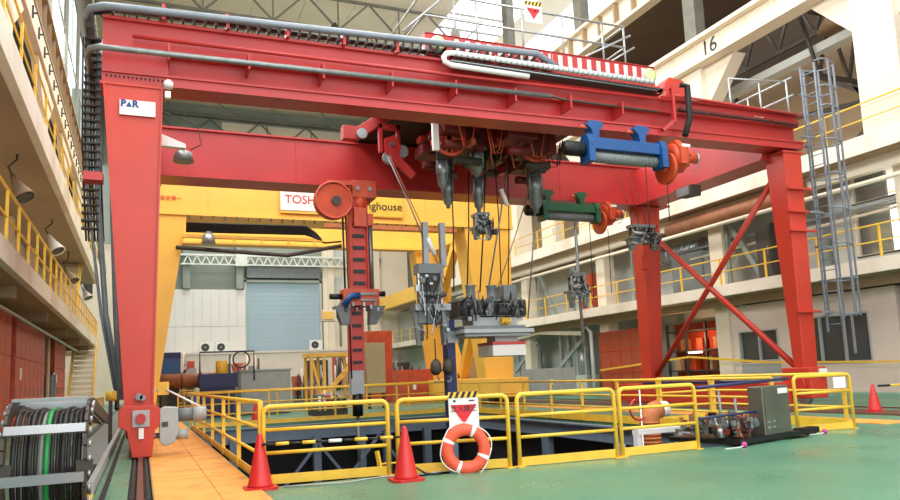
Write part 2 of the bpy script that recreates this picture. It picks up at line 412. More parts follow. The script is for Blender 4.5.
# stairs at the end of the left gallery
def stairs(z0, z1, y0, label):
    t = T('staircase', label, 'stairs', (-2.6, y0, z0))
    n = 13; X = -.45 if z0 > 1 else 0
    for k in range(n):
        z = z0+(z1-z0)*(k+1)/n; y = y0+k*.26
        MB().box(-3.3+X, -2.3+X, y, y+.27, z-.05, z).build('tread', 'cream', t)
        MB().box(-3.3+X, -2.3+X, y, y+.02, z-.2, z-.06).build('riser', 'slab', t)
    for x in (-3.35+X, -2.25+X):
        MB().bar((x, y0, z0+.1), (x, y0+n*.26, z1), .05, .25).build('stringer', 'rail_yellow', t)
        MB().tube([(x, y0, z0+1), (x, y0+n*.26, z1+.95)], .03, 6).build('handrail', 'rail_yellow', t)
    return t
stairs(0, 3.58, 41, 'yellow staircase rising to the end of the lower left gallery')
stairs(4.02, 7.3, 35.5, 'yellow staircase rising between the two left galleries')

# lockers / brown cabinets under gallery
def locker(x, y0, y1, h, nd, label):
    t = T('locker', label, 'cabinet', (x-.4, (y0+y1)/2, 0), 'red brown storage lockers on the left')
    MB().box(x-.9, x, y0, y1, .05, h).box(x-.85, x-.05, y0+.05, y1-.05, 0, .05).build('body', 'brick_red', t)
    L = (y1-y0)/nd
    for k in range(nd):
        for za, zb in ((.1, 2.2), (2.24, h-.05)):
            d = MB().box(x, x+.03, y0+k*L+.02, y0+(k+1)*L-.02, za, zb)
            d = d.build('door', 'brick_red', t)
            if za < 1: MB().box(x+.03, x+.05, y0+k*L+.1, y0+k*L+.14, 1.1, 1.4).build('handle', 'steel', d)
    MB().box(x+.031, x+.038, y0+L*.9, y0+L*.9+.35, 1.6, 1.95).build('paper_label', 'white', t)
locker(-3.35, 17, 23.3, 3.45, 7, 'nearest red brown locker at the left edge of the picture')
locker(-3.35, 24.1, 31, 3.45, 7, 'long red brown locker second from the left edge')
locker(-3.5, 36, 40.8, 3.45, 6, 'farthest red brown locker beside the yellow staircase')
t = T('control_cabinet', 'dark blue grey control cabinet between the red brown lockers', 'cabinet', (-3.8, 34, 0))
MB().box(-4.3, -3.5, 32.6, 34, 0.05, 2.0).build('body', 'dark', t); MB().box(-3.5, -3.46, 32.7, 33.9, .15, 1.9).build('door', 'navy', t)
MB().box(-3.45,-3.3,34.2,35.4,.02,.1).box(-3.45,-3.35,34.2,34.3,.1,2).box(-3.45,-3.35,35.3,35.4,.1,2).box(-3.45,-3.35,34.2,35.4,1.9,2).build('frame','galv',t)
pp_ = tag(MB().tube([(-3.0, 5, 3.2), (-3.0, 45, 3.2)], .05, 8).build('conduit', 'galv'), 'grey conduit running under the lower left gallery', 'pipe')
tag(MB().tube([(-3.3, 31.8, 0), (-3.3, 31.8, 3.5)], .07, 8).build('downpipe', 'cream'), 'cream downpipe between the long locker and the dark cabinet', 'pipe')

# flood lamps under the upper left gallery
def bell_lamp(x, y, z, m, label, ty=.5):
    t = T('bell_lamp', label, 'lamp', (x, y, z), 'bell lamps under the upper left gallery')
    M = Matrix.Translation((x,y,z)) @ Matrix.Rotation(-.35, 4, 'X') @ Matrix.Rotation(-.45, 4, 'Y')
    def L(prof, nm, mt_):
        b = MB().lathe(prof, (0,0,0), 'z', 18); b.v = [tuple(M @ Vector(v)) for v in b.v]; return b.build(nm, mt_, t)
    L([(.06,.75),(.09,.6),(.12,.45),(.24,.1),(.28,0),(.25,0),(.2,.12)], 'lamp_shade', m)
    L([(.22,.02),(.1,.02),(.01,.02)], 'lens', 'steel')
    q = M @ Vector((0,0,.75))
    MB().tube([q, (q.x-.1, q.y, z+.85), (-2.95, y, z+1.0), (-2.95, y, 7.24)], .025, 6).build('arm', 'dark_steel', t)
bell_lamp(-2.75, 20.7, 6.1, 'soffit', 'nearest brown bell lamp under the upper left gallery')
bell_lamp(-2.75, 28.6, 6.1, 'white', 'white bell lamp under the upper left gallery')
bell_lamp(-2.75, 35.0, 5.9, 'soffit', 'farther brown bell lamp beyond the white one')
bell_lamp(-2.75, 45.0, 6.3, 'white', 'farthest white bell lamp at the end of the left gallery')

# ================================================================ RIGHT SIDE
wr = MB()
wr.box(22.2, 22.3, 15.6, 22.2, 4.1, 7.2)   # grey wall behind the lower gallery
struct(MB().box(26, 26.2, -3, 66, 0, 14).build('wall_outer', 'soffit'))
struct(MB().box(22.4, 22.6, 22.3, 66, 0, 7.2).build('wall_rear', 'wall_grey'))
struct(wr.build('wall_right', 'wall_grey'))
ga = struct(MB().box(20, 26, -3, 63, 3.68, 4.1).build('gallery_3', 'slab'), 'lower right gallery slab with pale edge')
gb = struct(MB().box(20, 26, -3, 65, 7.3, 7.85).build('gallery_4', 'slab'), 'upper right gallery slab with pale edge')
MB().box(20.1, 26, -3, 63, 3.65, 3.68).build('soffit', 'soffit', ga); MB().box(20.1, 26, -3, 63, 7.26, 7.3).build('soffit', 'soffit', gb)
MB().box(20.6, 20.9, -3, 50, 3.35, 3.65).build('edge_beam', 'soffit', ga); MB().box(20.6, 20.9, -3, 50, 6.85, 7.26).build('edge_beam', 'cream', gb)
railing([(20.12, 8, 4.1), (20.12, 60, 4.1)], 'yellow railing along the lower right gallery', 'yellow gallery railings', 1.0, (.5,), 2.2)
railing([(20.12, 8, 7.85), (20.12, 45, 7.85)], 'yellow railing along the upper right gallery', 'yellow gallery railings', 1.0, (.5,), 2.6)
colY = [5.6, 13.4, 21.3, 29.2, 37, 45]
nm = ['nearest', 'second', 'third', 'fourth', 'fifth', 'farthest']
for i, y in enumerate(colY):
    c = struct(MB().box(20.3, 21.3, y, y+1.35, 7.85, 12.86).build('column', 'cream'), nm[i]+' tall cream column above the upper right gallery')
    MB().prism([(y-1.6,12.86),(y,11.2),(y+1.35,11.2),(y+2.9,12.86)], 'x', 20.5, 21.1).build('haunch', 'cream', c)
    struct(MB().box(20.55, 21.05, y+.3, y+.95, 13.97, 26).build('column', 'truss_grey'), nm[i]+' grey upper column shaft above the numbered girder')
    struct(MB().box(20.9, 21.5, y+.3, y+1.0, 4.1, 7.3).build('column', 'cream'), nm[i]+' cream column between the two right galleries')
    struct(MB().box(20.9, 21.5, y+.3, y+1.0, 0, 3.68).build('column', 'cream'), nm[i]+' cream column on the ground under the right galleries')
rg2 = tag(MB().box(19.9, 20.7, -3, 50, 13.8, 13.95).box(20.2, 20.3, -3, 50, 13.0, 13.8).box(19.95, 20.65, -3, 50, 12.87, 13.0).build('runway_girder', 'cream'), 'cream runway girder numbered 16 on the right side columns', 'girder')
for k in range(30): MB().box(20.15, 20.2, 3.1+k*1.3, 3.14+k*1.3, 13.0, 13.8).build('stiffener', 'cream', rg2)
text('number', '16', .85, (20.18, 20.6, 13.4), LEFTF, 'text_black', rg2)
rg3 = tag(MB().box(20.0, 20.6, 15, 52, 18.0, 18.15).box(20.3, 20.4, 15, 52, 16.95, 18.0).box(20.0, 20.5, 15, 52, 16.8, 16.95).build('runway_girder', 'cream'), 'highest ribbed girder above the numbered one at upper right', 'girder')
for k in range(26): MB().box(20.05, 20.3, 17+k*1.3, 17.12+k*1.3, 16.95, 18.0).build('stiffener', 'soffit', rg3)
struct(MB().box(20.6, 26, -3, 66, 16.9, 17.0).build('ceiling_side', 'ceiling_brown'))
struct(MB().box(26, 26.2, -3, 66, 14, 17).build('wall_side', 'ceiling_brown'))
struct(MB().box(21.3, 21.4, 52, 66, 18.2, 26).build('wall_upper', 'truss_grey'))
# dark side-bay trusses
for i, y in enumerate((10, 17.5, 25, 33)):
    t = T('side_truss', ['nearest','second','third','farthest'][i]+' dark truss in the side bay behind the right columns', 'truss', (23, y, 13))
    MB().bar((21.4,y,11.2),(25.9,y,11.2),.12,.14).build('chord','dark_steel',t); MB().bar((21.4,y,13.6),(25.9,y,13.6),.12,.14).build('chord','dark_steel',t)
    for k in range(3):
        x = 21.4+k*1.5
        MB().bar((x,y,13.6),(x+.75,y,11.2),.1,.1).build('diagonal','dark_steel',t); MB().bar((x+.75,y,11.2),(x+1.5,y,13.6),.1,.1).build('diagonal','dark_steel',t)
tag(MB().box(22.0, 22.5, 5, 50, 12.0, 12.3).build('duct_beam', 'wall_grey'), 'pale grey longitudinal beam in the side bay at upper right', 'beam')
t = T('side_brace', 'dark star shaped bracing behind the right column', 'bracing', (24, 17, 9))
for a, b in (((24,15.5,10.6),(24,18.4,8.6)),((24,17.6,11.2),(24,16.2,8.6)),((24,14,9.9),(24,21,10.9)),((24,17,10.3),(24,17,8)),((24,19,12),(24,15.2,9.2))):
    MB().bar(a, b, .12, .16).build('bar', 'dark_steel', t)
t = T('side_truss', 'long dark lattice truss running along the side bay roof', 'truss', (22.8, 20, 13))
for z in (13.1, 14.9): MB().bar((22.8,9,z),(22.8,40,z),.12,.14).build('chord','dark_steel',t)
for k in range(18):
    y=9.5+k*1.7; MB().bar((22.8,y,13.1),(22.8,y+.85,14.9),.08,.1).build('diagonal','dark_steel',t); MB().bar((22.8,y+.85,14.9),(22.8,y+1.7,13.1),.08,.1).build('diagonal','dark_steel',t)
# ground floor room with windows
rm = struct(MB().box(21.0, 21.2, 14.85, 15.8, 0, 3.25).box(21.0,21.2,18.55,19.4,0,3.25).box(21,21.2,21.25,22.2,0,3.25).box(21.0,21.2,15.8,18.55,0,1.05).box(21,21.2,15.8,18.55,2.62,3.25).box(21,21.2,19.4,21.25,2.35,3.25).box(21,21.2,19.4,21.25,0,1.2).box(21.2,25,14.85,15.0,0,3.25).box(20.95,25,14.8,22.2,3.26,3.31).build('wall_room', 'wall_pink'))
def window(name, y0, y1, z0, z1, parent, muls):
    wn = struct(MB().box(21.1, 21.13, y0, y1, z0, z1).build(name, 'window_dark'))
    f = MB().box(20.97,21.1,y0,y0+.05,z0,z1).box(20.97,21.1,y1-.05,y1,z0,z1).box(20.97,21.1,y0+.05,y1-.05,z0,z0+.05).box(20.97,21.1,y0+.05,y1-.05,z1-.05,z1)
    for y in muls: f.box(20.99, 21.09, y-.03, y+.03, z0+.05, z1-.05)
    f.build('window_frame', 'grey_light', wn)
window('window_9', 15.8, 18.55, 1.05, 2.62, rm, (16.75, 17.65)); window('window_10', 19.4, 21.25, 1.2, 2.35, rm, (20.3,))
MB().box(20.96, 21.0, 19.4, 21.2, .15, 1.12).build('grey_panel', 'grey_light', rm)
# bright windows on the gallery level
for i, (y0, y1, z0, z1) in enumerate(((14.75, 16.4, 4.45, 5.9), (14.75, 16.4, 6.2, 7.2))):
    wn = struct(MB().box(21.65, 21.68, y0, y1, z0, z1).build('window_%d' % (11+i), 'glass'))
    MB().box(21.6, 21.75, y0, y0+.06, z0, z1).box(21.6, 21.75, y1-.06, y1, z0, z1).box(21.6,21.75,y0,y1,z0-.05,z0+.02).build('window_frame', 'cream', wn)
w2 = MB().box(21.6, 21.8, 16.4, 17.2, 4.1, 7.25).box(21.6,21.8,-3,14.75,4.1,7.25).box(21.6,21.8,14.75,16.4,4.1,4.45).box(21.6,21.8,14.75,16.4,5.9,6.2).box(21.6,21.8,14.75,16.4,7.2,7.25)
struct(w2.build('wall_gallery', 'wall_grey'))
area('daylight', (25.6, 18, 5.7), 2.5, 4, 500, (0, PI/2, 0), (1,1,1))
sk = struct(MB().box(25.9, 25.95, 15, 21, 4.2, 7.9).build('window_13', 'white'));  # glowing panel added behind the gallery windows to make them bright
bs = sk.data.materials[0]
mat('daylit_glass', (250, 252, 255), .4, emit=4); sk.data.materials[0] = MATS['daylit_glass']
# roof skylight strip
s1 = struct(MB().box(19.5, 24.5, 33, 50, 26.2, 26.25).build('window_14', 'daylit_glass'))
for k in range(9): MB().box(19.5, 24.5, 33+k*2.1, 33.08+k*2.1, 26.05, 26.2).build('glazing_bar', 'truss_grey', s1)
tag(MB().lathe([(.03,4.2),(.03,.62),(.08,.6),(.4,.15),(.45,0),(.4,0)],(22.2,16.9,12.6),'z',16).build('bell_lamp','soffit'),'brown bell lamp hanging high beside the right column','lamp')
def pipe(pts, r, m, label, n=10): return tag(MB().tube(pts, r, n).build('pipe', m), label, 'pipe')
pipe([(19.7, 9, 5.2+1.1), (19.75, 45, 6.35)], .07, 'cream', 'thin cream pipe slung under the upper right gallery')
pipe([(20.45, 17.2, 6.8), (20.45, 24, 6.8)], .3, 'pipe_rust', 'large tan insulated pipe under the upper right gallery', 16)
pipe([(21.4, 9, 6.0), (21.4, 24, 6.0)], .06, 'galv', 'grey pipe crossing in front of the bright gallery windows')
pipe([(21.4, 9, 5.85), (21.4, 24, 5.6)], .05, 'cream', 'lower cream pipe crossing in front of the bright gallery windows')
pipe([(20.9, 31, .0), (20.9, 31, 3.0), (20.9, 31.3, 3.3), (20.9, 32, 3.4)], .09, 'white', 'white gooseneck pipe beside the orange mesh cage')
t = T('air_duct', 'silver corrugated air duct behind the rear right crane leg', 'duct', (21.6, 25, 5.6))
MB().tube([(21.9, 22.5, 6.2), (21.9, 27.5, 6.0)], .32, 14).build('body', 'steel', t)
for k in range(10): MB().torus((21.9, 22.7+k*.5, 6.2-.02*k), 'y', .33, .03, 16, 6).build('ring', 'galv', t)
# gallery clutter: boxes, doors, diagonal struts
def gal_unit(y, w_, h, z, m, label, x=21.4):
    t = T('equipment_box', label, 'box', (x, y, z), 'equipment on the right galleries')
    MB().box(x, x+.6, y, y+w_, z, z+h).build('body', m, t); MB().box(x-.03, x, y+.05, y+w_-.05, z+.08, z+h-.06).build('door', m, t)
    MB().box(x-.06, x-.03, y+.12, y+.16, z+h*.45, z+h*.6).build('handle', 'steel', t)
gal_unit(17.6, 1.0, 1.7, 4.1, 'grey_light', 'pale grey switch box behind the lower right gallery rail')
gal_unit(19.3, .7, 2.1, 4.1, 'dark_steel', 'dark cabinet behind the lower right gallery rail', 21.0)
gal_unit(23.2, 2.0, 1.8, 4.1, 'grey_paint', 'wide grey cabinet beside the rear right crane leg')
gal_unit(31.4, 1.0, 2.0, 4.1, 'brick_red', 'red brown door on the lower right gallery')
gal_unit(34.6, 1.5, 2.2, 7.85, 'cream', 'cream cabinet on the upper right gallery beyond the hoists')
for i, (y, z) in enumerate(((25.8, 4.1), (31.0, 4.1), (34.5, 4.1), (19.8, 4.1))):
    tag(MB().bar((21.1, y, z), (21.1, y+1.6, z+2.6), .12, .2).bar((21.1,y+1.7,z),(21.1,y+1.7,z+2.9),.12,.12).build('strut', 'wall_green'), ['pale green strut beside the wide grey cabinet', 'pale green strut left of the rear crane leg', 'farthest pale green strut on the right gallery', 'pale green strut near the dark cabinet'][i], 'strut', 'diagonal struts on the right gallery')
# mesh cage on ground
t = T('mesh_cage', 'orange wire mesh cage behind the rear right crane leg', 'cage', (21, 28.4, 0))
for k in range(5): MB().box(20.75, 20.81, 26.9+k*.8-.03, 26.93+k*.8, 0, 2.95).build('post', 'orange_reel', t)
for z in (.05, 1.0, 2.0, 2.9): MB().box(20.75, 20.8, 26.9, 30.1, z-.03, z+.03).build('rail', 'orange_reel', t)
for k in range(4): MB().box(20.77, 20.78, 26.95+k*.8, 27.65+k*.8, .08, 2.87).build('mesh_panel', 'wire_mesh', t)
t = T('storage_rack', 'storage rack with lamp lit orange panels beyond the crane bracing', 'rack', (22, 24, 0))
for y in (22.6, 23.8, 25, 26.2): MB().box(21.7, 21.8, y, y+.08, 0, 3).build('post', 'dark_steel', t)
for z in (.9, 1.75, 2.6): MB().box(21.7, 22.3, 22.6, 26.3, z, z+.06).build('shelf', 'dark_steel', t)
for k in range(7): MB().box(21.9, 22.2, 22.75+k*.5, 23.1+k*.5, 1.81 if k % 2 else .96, 2.3 if k % 2 else 1.5).build('crate', ['orange_reel','ochre','wood','brick_red'][k % 4], t)
MB().box(22.3, 22.35, 22.4, 26.4, 0, 3.0).build('back_panel', 'orange_reel', t)
t = T('strip_lamp', 'small lit strip lamp on the storage rack', 'lamp', (21.6, 24.2, 1.6))
MB().box(21.6, 21.65, 24.0, 24.8, 1.66, 1.71).build('tube', 'bulb', t); MB().box(21.58, 21.7, 23.95, 24.85, 1.71, 1.75).build('housing', 'white', t)
pl_ = bpy.data.lights.new('rack_light', 'POINT'); pl_.energy = 60; pl_.color = (1, .6, .35); po = bpy.data.objects.new('rack_light', pl_); po.location = (21.2, 24.2, 2.3); COL.objects.link(po)
t = T('locker', 'red locker at the right edge of the picture', 'cabinet', (21.6, 13.6, 0)); MB().box(21.6, 22.4, 13.3, 14.75, 0.05, 3.1).build('body', 'brick_red', t); MB().box(21.55,21.6,13.35,14.7,.1,2.9).build('door','brick_red',t)
# grey green machinery under the right gallery, beyond the cage
for i, y in enumerate((33.5, 38.5)):
    t = T('wall_machine', ['grey green framed machine under the right gallery', 'farther grey green framed machine under the right gallery'][i], 'machine', (21.5, y, 0))
    MB().box(21.2, 22, y-1.4, y+1.4, 0.0, .9).build('base', 'wall_grey', t)
    for k in range(4): MB().box(21.3, 21.5, y-1.3+k*.8, y-1.15+k*.8, .9, 3.1).build('post', 'grey_light', t)
    MB().bar((21.25, y-1.5, 2.9), (21.25, y+1.5, 1.2), .1, .2).build('brace', 'grey_light', t)
    MB().cyl((21.6, y-.7, .9), (21.6, y-.7, 2.2), .3).build('tank', 'galv', t)
tag(MB().bar((20.7, 31.5, 3.0), (20.7, 36, 3.35), .15, .2).bar((20.7, 36, 3.35), (20.7, 42, 2.9), .15, .2).build('canopy_beam', 'cream'), 'cream gabled beam under the right gallery beyond the cage', 'beam')
struct(MB().box(20.2, 20.7, 8, 50, 0, .12).build('kerb', 'mint'))

# ================================================================ PIT FENCES
def fence_panel(a, b, label, H=.94):
    a = Vector(a).to_3d(); b = Vector(b).to_3d(); d = (b-a).normalized(); L = (b-a).length
    t = T('fence_panel', label, 'railing', tuple((a+b)/2), 'yellow fence panels in front of the pit')
    r = .029; R = .08
    q = lambda u, z, n=0: tuple(a+d*u+Vector((d.y, -d.x, 0))*n+Vector((0, 0, z)))
    pts = [q(r, 0)]
    for k in range(5): c = PI-k*PI/8; pts.append(q(r+R+R*math.cos(c), H-R+R*math.sin(c)-r))
    for k in range(5): c = PI/2-k*PI/8; pts.append(q(L-r-R+R*math.cos(c), H-R+R*math.sin(c)-r))
    pts.append(q(L-r, 0))
    MB().tube(pts, r, 10).build('frame', 'rail_yellow', t)
    for z in (.64, .37): MB().tube([q(r, z), q(L-r, z)], .022, 8).build('mid_rail', 'rail_yellow', t)
    MB().bar(q(r, .065), q(L-r, .065), .012, .11).build('kick_plate', 'rail_yellow', t)
    for u in (r, L-r): p = q(u, 0); MB().box(p[0]-.055, p[0]+.055, p[1]-.055, p[1]+.055, 0, .012).build('foot_plate', 'rail_yellow', t)
    return t
fp_ = [((1.31, 8.93), (2.85, 8.74)), ((2.91, 8.72), (4.33, 8.36)), ((4.41, 8.36), (5.9, 8.28)), ((5.96, 8.32), (7.33, 8.34))]
for i, (a, b) in enumerate(fp_):
    fence_panel(a, b, ['leftmost yellow fence panel in front of the pit', 'yellow fence panel carrying the life ring', 'yellow fence panel right of the life ring', 'yellow fence panel just left of the pump skid'][i])
rr = fence_panel((9.92, 8.97), (11.2, 8.9), 'rightmost yellow fence panel with a paper notice', .95)
MB().box(10.72, 11.0, 8.84, 8.855, .7, .88).build('paper_notice', 'white', rr)
railing([(1.33, 9.1, 0), (1.33, 22.0, 0)], 'yellow fence along the orange walkway side of the pit', 'yellow fences around the pit', .97, (.66, .35), 2.2, .028, .12)
railing([(1.5, 22.2, 0), (9.5, 22.2, 0)], 'yellow fence along the far side of the pit', 'yellow fences around the pit', .96, (.64, .34), 2.0, .026, .12)
railing([(9.6, 21.9, 0), (9.6, 9.1, 0)], 'yellow fence along the right side of the pit', 'yellow fences around the pit', .92, (.6, .33), 1.35, .026, .16)
railing([(11.2, 9.05, 0), (11.2, 12.2, 0), (9.75, 12.2, 0)], 'yellow return fence behind the rightmost panel', 'yellow fences around the pit', .93, (.64, .36), 1.6, .026, .16)
railing([(11.5, 27.5, 0), (1.2, 27.5, 0)], 'far yellow railing beyond the pit in front of the yellow crane', 'far yellow railings', .95, (.5,), 1.6, .025)
railing([(.6, 33, 0), (5, 33, 0)], 'far yellow railing beside the grey tank', 'far yellow railings', 1.0, (.5,), 1.1, .025)
railing([(-1.45, 22, 0), (-1.45, 34, 0)], 'yellow railing along the left cable trough beyond the crane leg', 'far yellow railings', .9, (.45,), 1.6, .025)

# steel framing in the pit
t = T('steel_framework', 'grey blue steel beams and posts inside the pit', 'frame', (5, 20, -4.2))
MB().ibeam((1.3, 21.6, -.27), (9.6, 21.6, -.27), .25, .42).build('beam', 'grey_blue', t)
MB().ibeam((9.35, 8.6, -.22), (9.35, 21.6, -.22), .25, .34).build('beam', 'grey_blue', t)
for x, y in ((4.75, 21.5), (6.1, 21.5), (2.4, 21.5), (6.9, 21.5), (8.2, 21.5), (9.3, 16), (9.3, 12.2)):
    MB().box(x-.11, x+.11, y-.11, y+.11, -4.2, -.4).build('post', 'grey_blue', t)
for a, b in (((4.75, 21.3, -.6), (3.4, 21.3, -2.2)), ((4.75, 21.3, -.6), (6.0, 21.3, -2.2)), ((6.6, 21.3, -.5), (5.0, 21.3, -2.4)), ((6.6, 21.3, -.5), (8.0, 21.3, -2.4))):
    MB().bar(a, b, .08, .08).build('brace', 'grey_blue', t)
BX0, BX1, BZ = 7.3, 8.2, .2
t = T('bench_frame', 'white steel bench frame behind the fence left of the pump skid', 'frame', (7.9, 9.9, -.6))
MB().box(BX0, BX1, 9.7, 9.85, BZ-.08, BZ).build('top_beam', 'white', t)
for x in (BX0, BX1-.08): MB().box(x, x+.08, 9.72, 9.83, -4.2, BZ-.08).build('leg', 'white', t)
t = T('bench_frame', 'white steel post under the fence end inside the pit', 'frame', (6.9, 9.9, -.6)); MB().box(7.0, 7.12, 9.8, 9.95, -4.2, -.02).build('post','grey_light',t)
t = T('pit_ladder', 'yellow ladder descending into the pit behind the life ring', 'ladder', (3.6, 10.5, -4))
for x in (3.3, 3.7): MB().bar((x, 10.8, .1), (x+.5, 10.2, -3.5), .05, .05).build('side_rail', 'rail_yellow', t)
for k in range(10): MB().cyl((3.3+.05*k, 10.8-.06*k, -.1-.33*k), (3.7+.05*k, 10.8-.06*k, -.1-.33*k), .015, 6).build('rung', 'rail_yellow', t)

# cones
def cone(x, y, label, s=.88):
    t = T('traffic_cone', label, 'cone', (x, y, 0), 'red traffic cones')
    MB().lathe([(.17*s,.03),(.155*s,.06),(.035*s,.68*s),(.02*s,.71*s)], (x,y,0), 'z', 20).build('cone_body', 'cone_red', t)
    b = MB().prism([(x-.21*s,y-.15*s),(x-.15*s,y-.21*s),(x+.15*s,y-.21*s),(x+.21*s,y-.15*s),(x+.21*s,y+.15*s),(x+.15*s,y+.21*s),(x-.15*s,y+.21*s),(x-.21*s,y+.15*s)], 'z', 0, .03).build('base', 'cone_red', t)
    return t
cone(1.26, 8.68, 'red traffic cone at the left end of the pit fence')
cone(2.85, 8.2, 'red traffic cone left of the life ring')
cone(3.4, 24.2, 'small red traffic cone beyond the far pit fence')
cone(14.75, 11.2, 'red traffic cone beside the right crane rail', .86)
# striped bar between cones
t = T('barrier_bar', 'black and yellow barrier bar hung between the two near cones', 'barrier', (2.0, 8.5, .5))
for k in range(11):
    a = 1.28+k*.145
    MB().cyl((a, 8.62-(k*.035), .5), (a+.145, 8.62-((k+1)*.035), .5), .014 if k % 2 == 0 else .02, 8).build('section', ['cable', 'rail_yellow'][k % 2] if k not in (5,) else 'white', t)
t = T('barrier_bar', 'black and yellow barrier bar beyond the right crane rail', 'barrier', (15.5, 10.5, .5))
for k in range(8): MB().cyl((14.8+k*.3, 11.1-k*.05, .56), (15.1+k*.3, 11.05-k*.05, .56), .025, 8).build('section', ['cable','rail_yellow'][k % 2], t)

# life ring
t = T('life_ring', 'orange life ring leaning on the fence below the danger sign', 'life ring', (3.69, 8.34, 0))
tilt = Matrix.Translation((3.69, 8.34, .285)) @ Matrix.Rotation(-.25, 4, 'Z') @ Matrix.Rotation(-.1, 4, 'X') @ Matrix.Diagonal((.88,.88,.88,1))
b = MB().torus((0,0,0), 'y', .265, .085, 40, 14); b.v = [tuple(tilt @ Vector((v[0], v[1]*.7, v[2]))) for v in b.v]; b.build('ring', 'ring_orange', t)
for k in range(4):
    a0 = PI/4+k*PI/2+.35
    b = MB().torus((0,0,0), 'y', .265, .09, 3, 14, a0-.09, a0+.09); b.v = [tuple(tilt @ Vector((v[0], v[1]*.72, v[2]))) for v in b.v]; b.build('band', 'white', t)
b = MB(); pts = []
for k in range(41):
    a = k*2*PI/40; rr_ = .36+.018*math.sin(4*a); pts.append(tuple(tilt @ Vector((rr_*math.cos(a), -.02, rr_*math.sin(a)))))
MB().tube(pts, .008, 6).build('rope', 'white', t)
# danger sign
t = T('danger_sign', 'white danger sign with red triangle on the pit fence', 'sign', (3.9, 8.8, 1.0))
MB().box(3.7, 4.08, 8.79, 8.80, .6, 1.06).build('board', 'white', t)
def hazard(x0, x1, y, z0, z1, n, par):
    MB().box(x0, x1, y+.002, y+.006, z0, z1).build('hazard_band', 'rail_yellow', par)
    wd = (x1-x0)/n
    for k in range(n):
        MB().prism([(x0+k*wd, z0), (x0+k*wd+wd*.5, z0), (min(x0+k*wd+wd*.95, x1), z1), (min(x0+k*wd+wd*.45, x1), z1)], 'y', y-.001, y+.002).build('stripe', 'text_black', par)
MB().prism([(3.72,.9),(4.06,.9),(3.89,.66)], 'y', 8.783, 8.79).build('triangle', 'text_red', t)
text('lettering', '立入禁止', .085, (3.89, 8.78, .845), FRONT, 'text_black', t, .001)
MB().box(3.76,3.79,8.783,8.787,.935,.96).build('emblem','text_black',t); MB().box(3.96,4.03,8.783,8.787,.94,.955).build('small_print','text_black',t)
hazard(3.7, 4.08, 8.782, .985, 1.06, 5, t)
t.location = (3.75, 8.47, .92); t.rotation_euler = (0, 0, -.25)

# ================================================================ RED GANTRY CRANE
GC = T('gantry_crane', 'big red gantry crane spanning the pit', 'crane', (8, 17, 0))
g = MB()
g.prism([(13.9,6.85),(14.5,6.85),(14.5,7.05),(13.9,7.05)], 'x', -.7, 16.65)
g.prism([(13.9,7.05),(14.5,7.05),(14.5,7.55),(14.16,7.55),(14.16,7.15),(13.98,7.08)], 'x', -.7, 16.65)
g.prism([(13.98,7.5),(14.5,7.5),(14.5,8.12),(13.98,8.12)], 'x', -.7, 11.9)
g.prism([(13.98,7.5),(14.5,7.5),(14.5,7.86),(13.98,7.86)], 'x', 11.9, 16.65)
g.box(-.7, .42, 13.93, 14.2, 7.05, 7.5)
def tilt(b): b.v = [(x,y,z-.12+.01*(x+.7)) for x,y,z in b.v]; return b
fg = tilt(g).build('front_girder', 'red', GC)
tilt(MB().box(-.7, 11.9, 13.9, 13.98, 8.06, 8.12).box(11.9, 16.7, 13.86, 13.98, 7.8, 7.86).box(-.7, 16.7, 13.86, 13.9, 7.02, 7.06)).build('flange', 'red', fg)
text('lettering', 'mot', .2, (15.2, 13.97, 7.68), FRONT, 'white', fg)
g = MB().box(-.2, 17.1, 20.1, 20.8, 6.78, 8.05).box(-.2, 17.1, 20.02, 20.88, 8.05, 8.1).box(-.2, 17.1, 19.95, 20.9, 6.72, 6.78)
rgd = g.build('rear_girder', 'red', GC)
for k in range(6): MB().box(1.1+k*2.9, 1.13+k*2.9, 20.085, 20.1, 6.8, 8.04).build('weld_seam', 'red', rgd)
MB().box(15.75, 16.6, 14.5, 20.1, 6.78, 7.95).box(15.7, 16.65, 14.5, 20.1, 6.72, 6.78).build('end_tie', 'red', GC)
MB().box(-.6, .2, 14.5, 20.1, 6.8, 7.95).build('end_tie', 'red', GC)
def leg(b, t_, z0, z1, nm='leg'):
    o = MB().taper(b, t_, z0, z1).build(nm, 'red_orange', GC, .015)
    MB().box(t_[0]-.05, t_[1]+.05, t_[2]-.03, t_[3]+.03, z1-.05, z1).build('head_plate', 'red_orange', o)
    return o
l1 = leg((-.24,.2,13.92,14.4), (-.68,.33,13.92,14.5), .5, 6.73)
MB().hexa([(.17,13.88,.6),(.2,13.88,.6),(.2,13.93,.6),(.17,13.93,.6),(.3,13.88,6.7),(.33,13.88,6.7),(.33,13.93,6.7),(.3,13.93,6.7)]).build('edge_flange','red_orange',l1)
MB().hexa([(-.24,13.88,.6),(-.21,13.88,.6),(-.21,13.93,.6),(-.24,13.93,.6),(-.68,13.88,6.7),(-.65,13.88,6.7),(-.65,13.93,6.7),(-.68,13.93,6.7)]).build('edge_flange','red_orange',l1)
for k in range(14): MB().cyl((-.62+k*.072, 13.84, 6.84), (-.62+k*.072, 13.9, 6.84), .016, 6).build('bolt', 'dark_steel', l1)
l2 = leg((-.3,.2,20.2,20.8), (-.6,.3,20.1,20.9), .5, 6.75)
l3 = leg((15.9,16.38,13.95,14.25), (15.95,16.6,13.95,14.6), .5, 6.84)
l4 = leg((15.85,16.35,20.15,20.6), (15.95,16.75,20.1,20.75), .5, 6.75)
for i, z in enumerate((2.42, 4.6, 5.12, 5.75)):
    MB().box(15.8+.02*i, 16.75, 13.82, 13.95, z, z+.05).build('ledge', 'red_orange', l3)
MB().box(15.72, 15.98, 19.95, 20.15, 4.5, 4.95).build('junction_box', 'red_orange', l4)
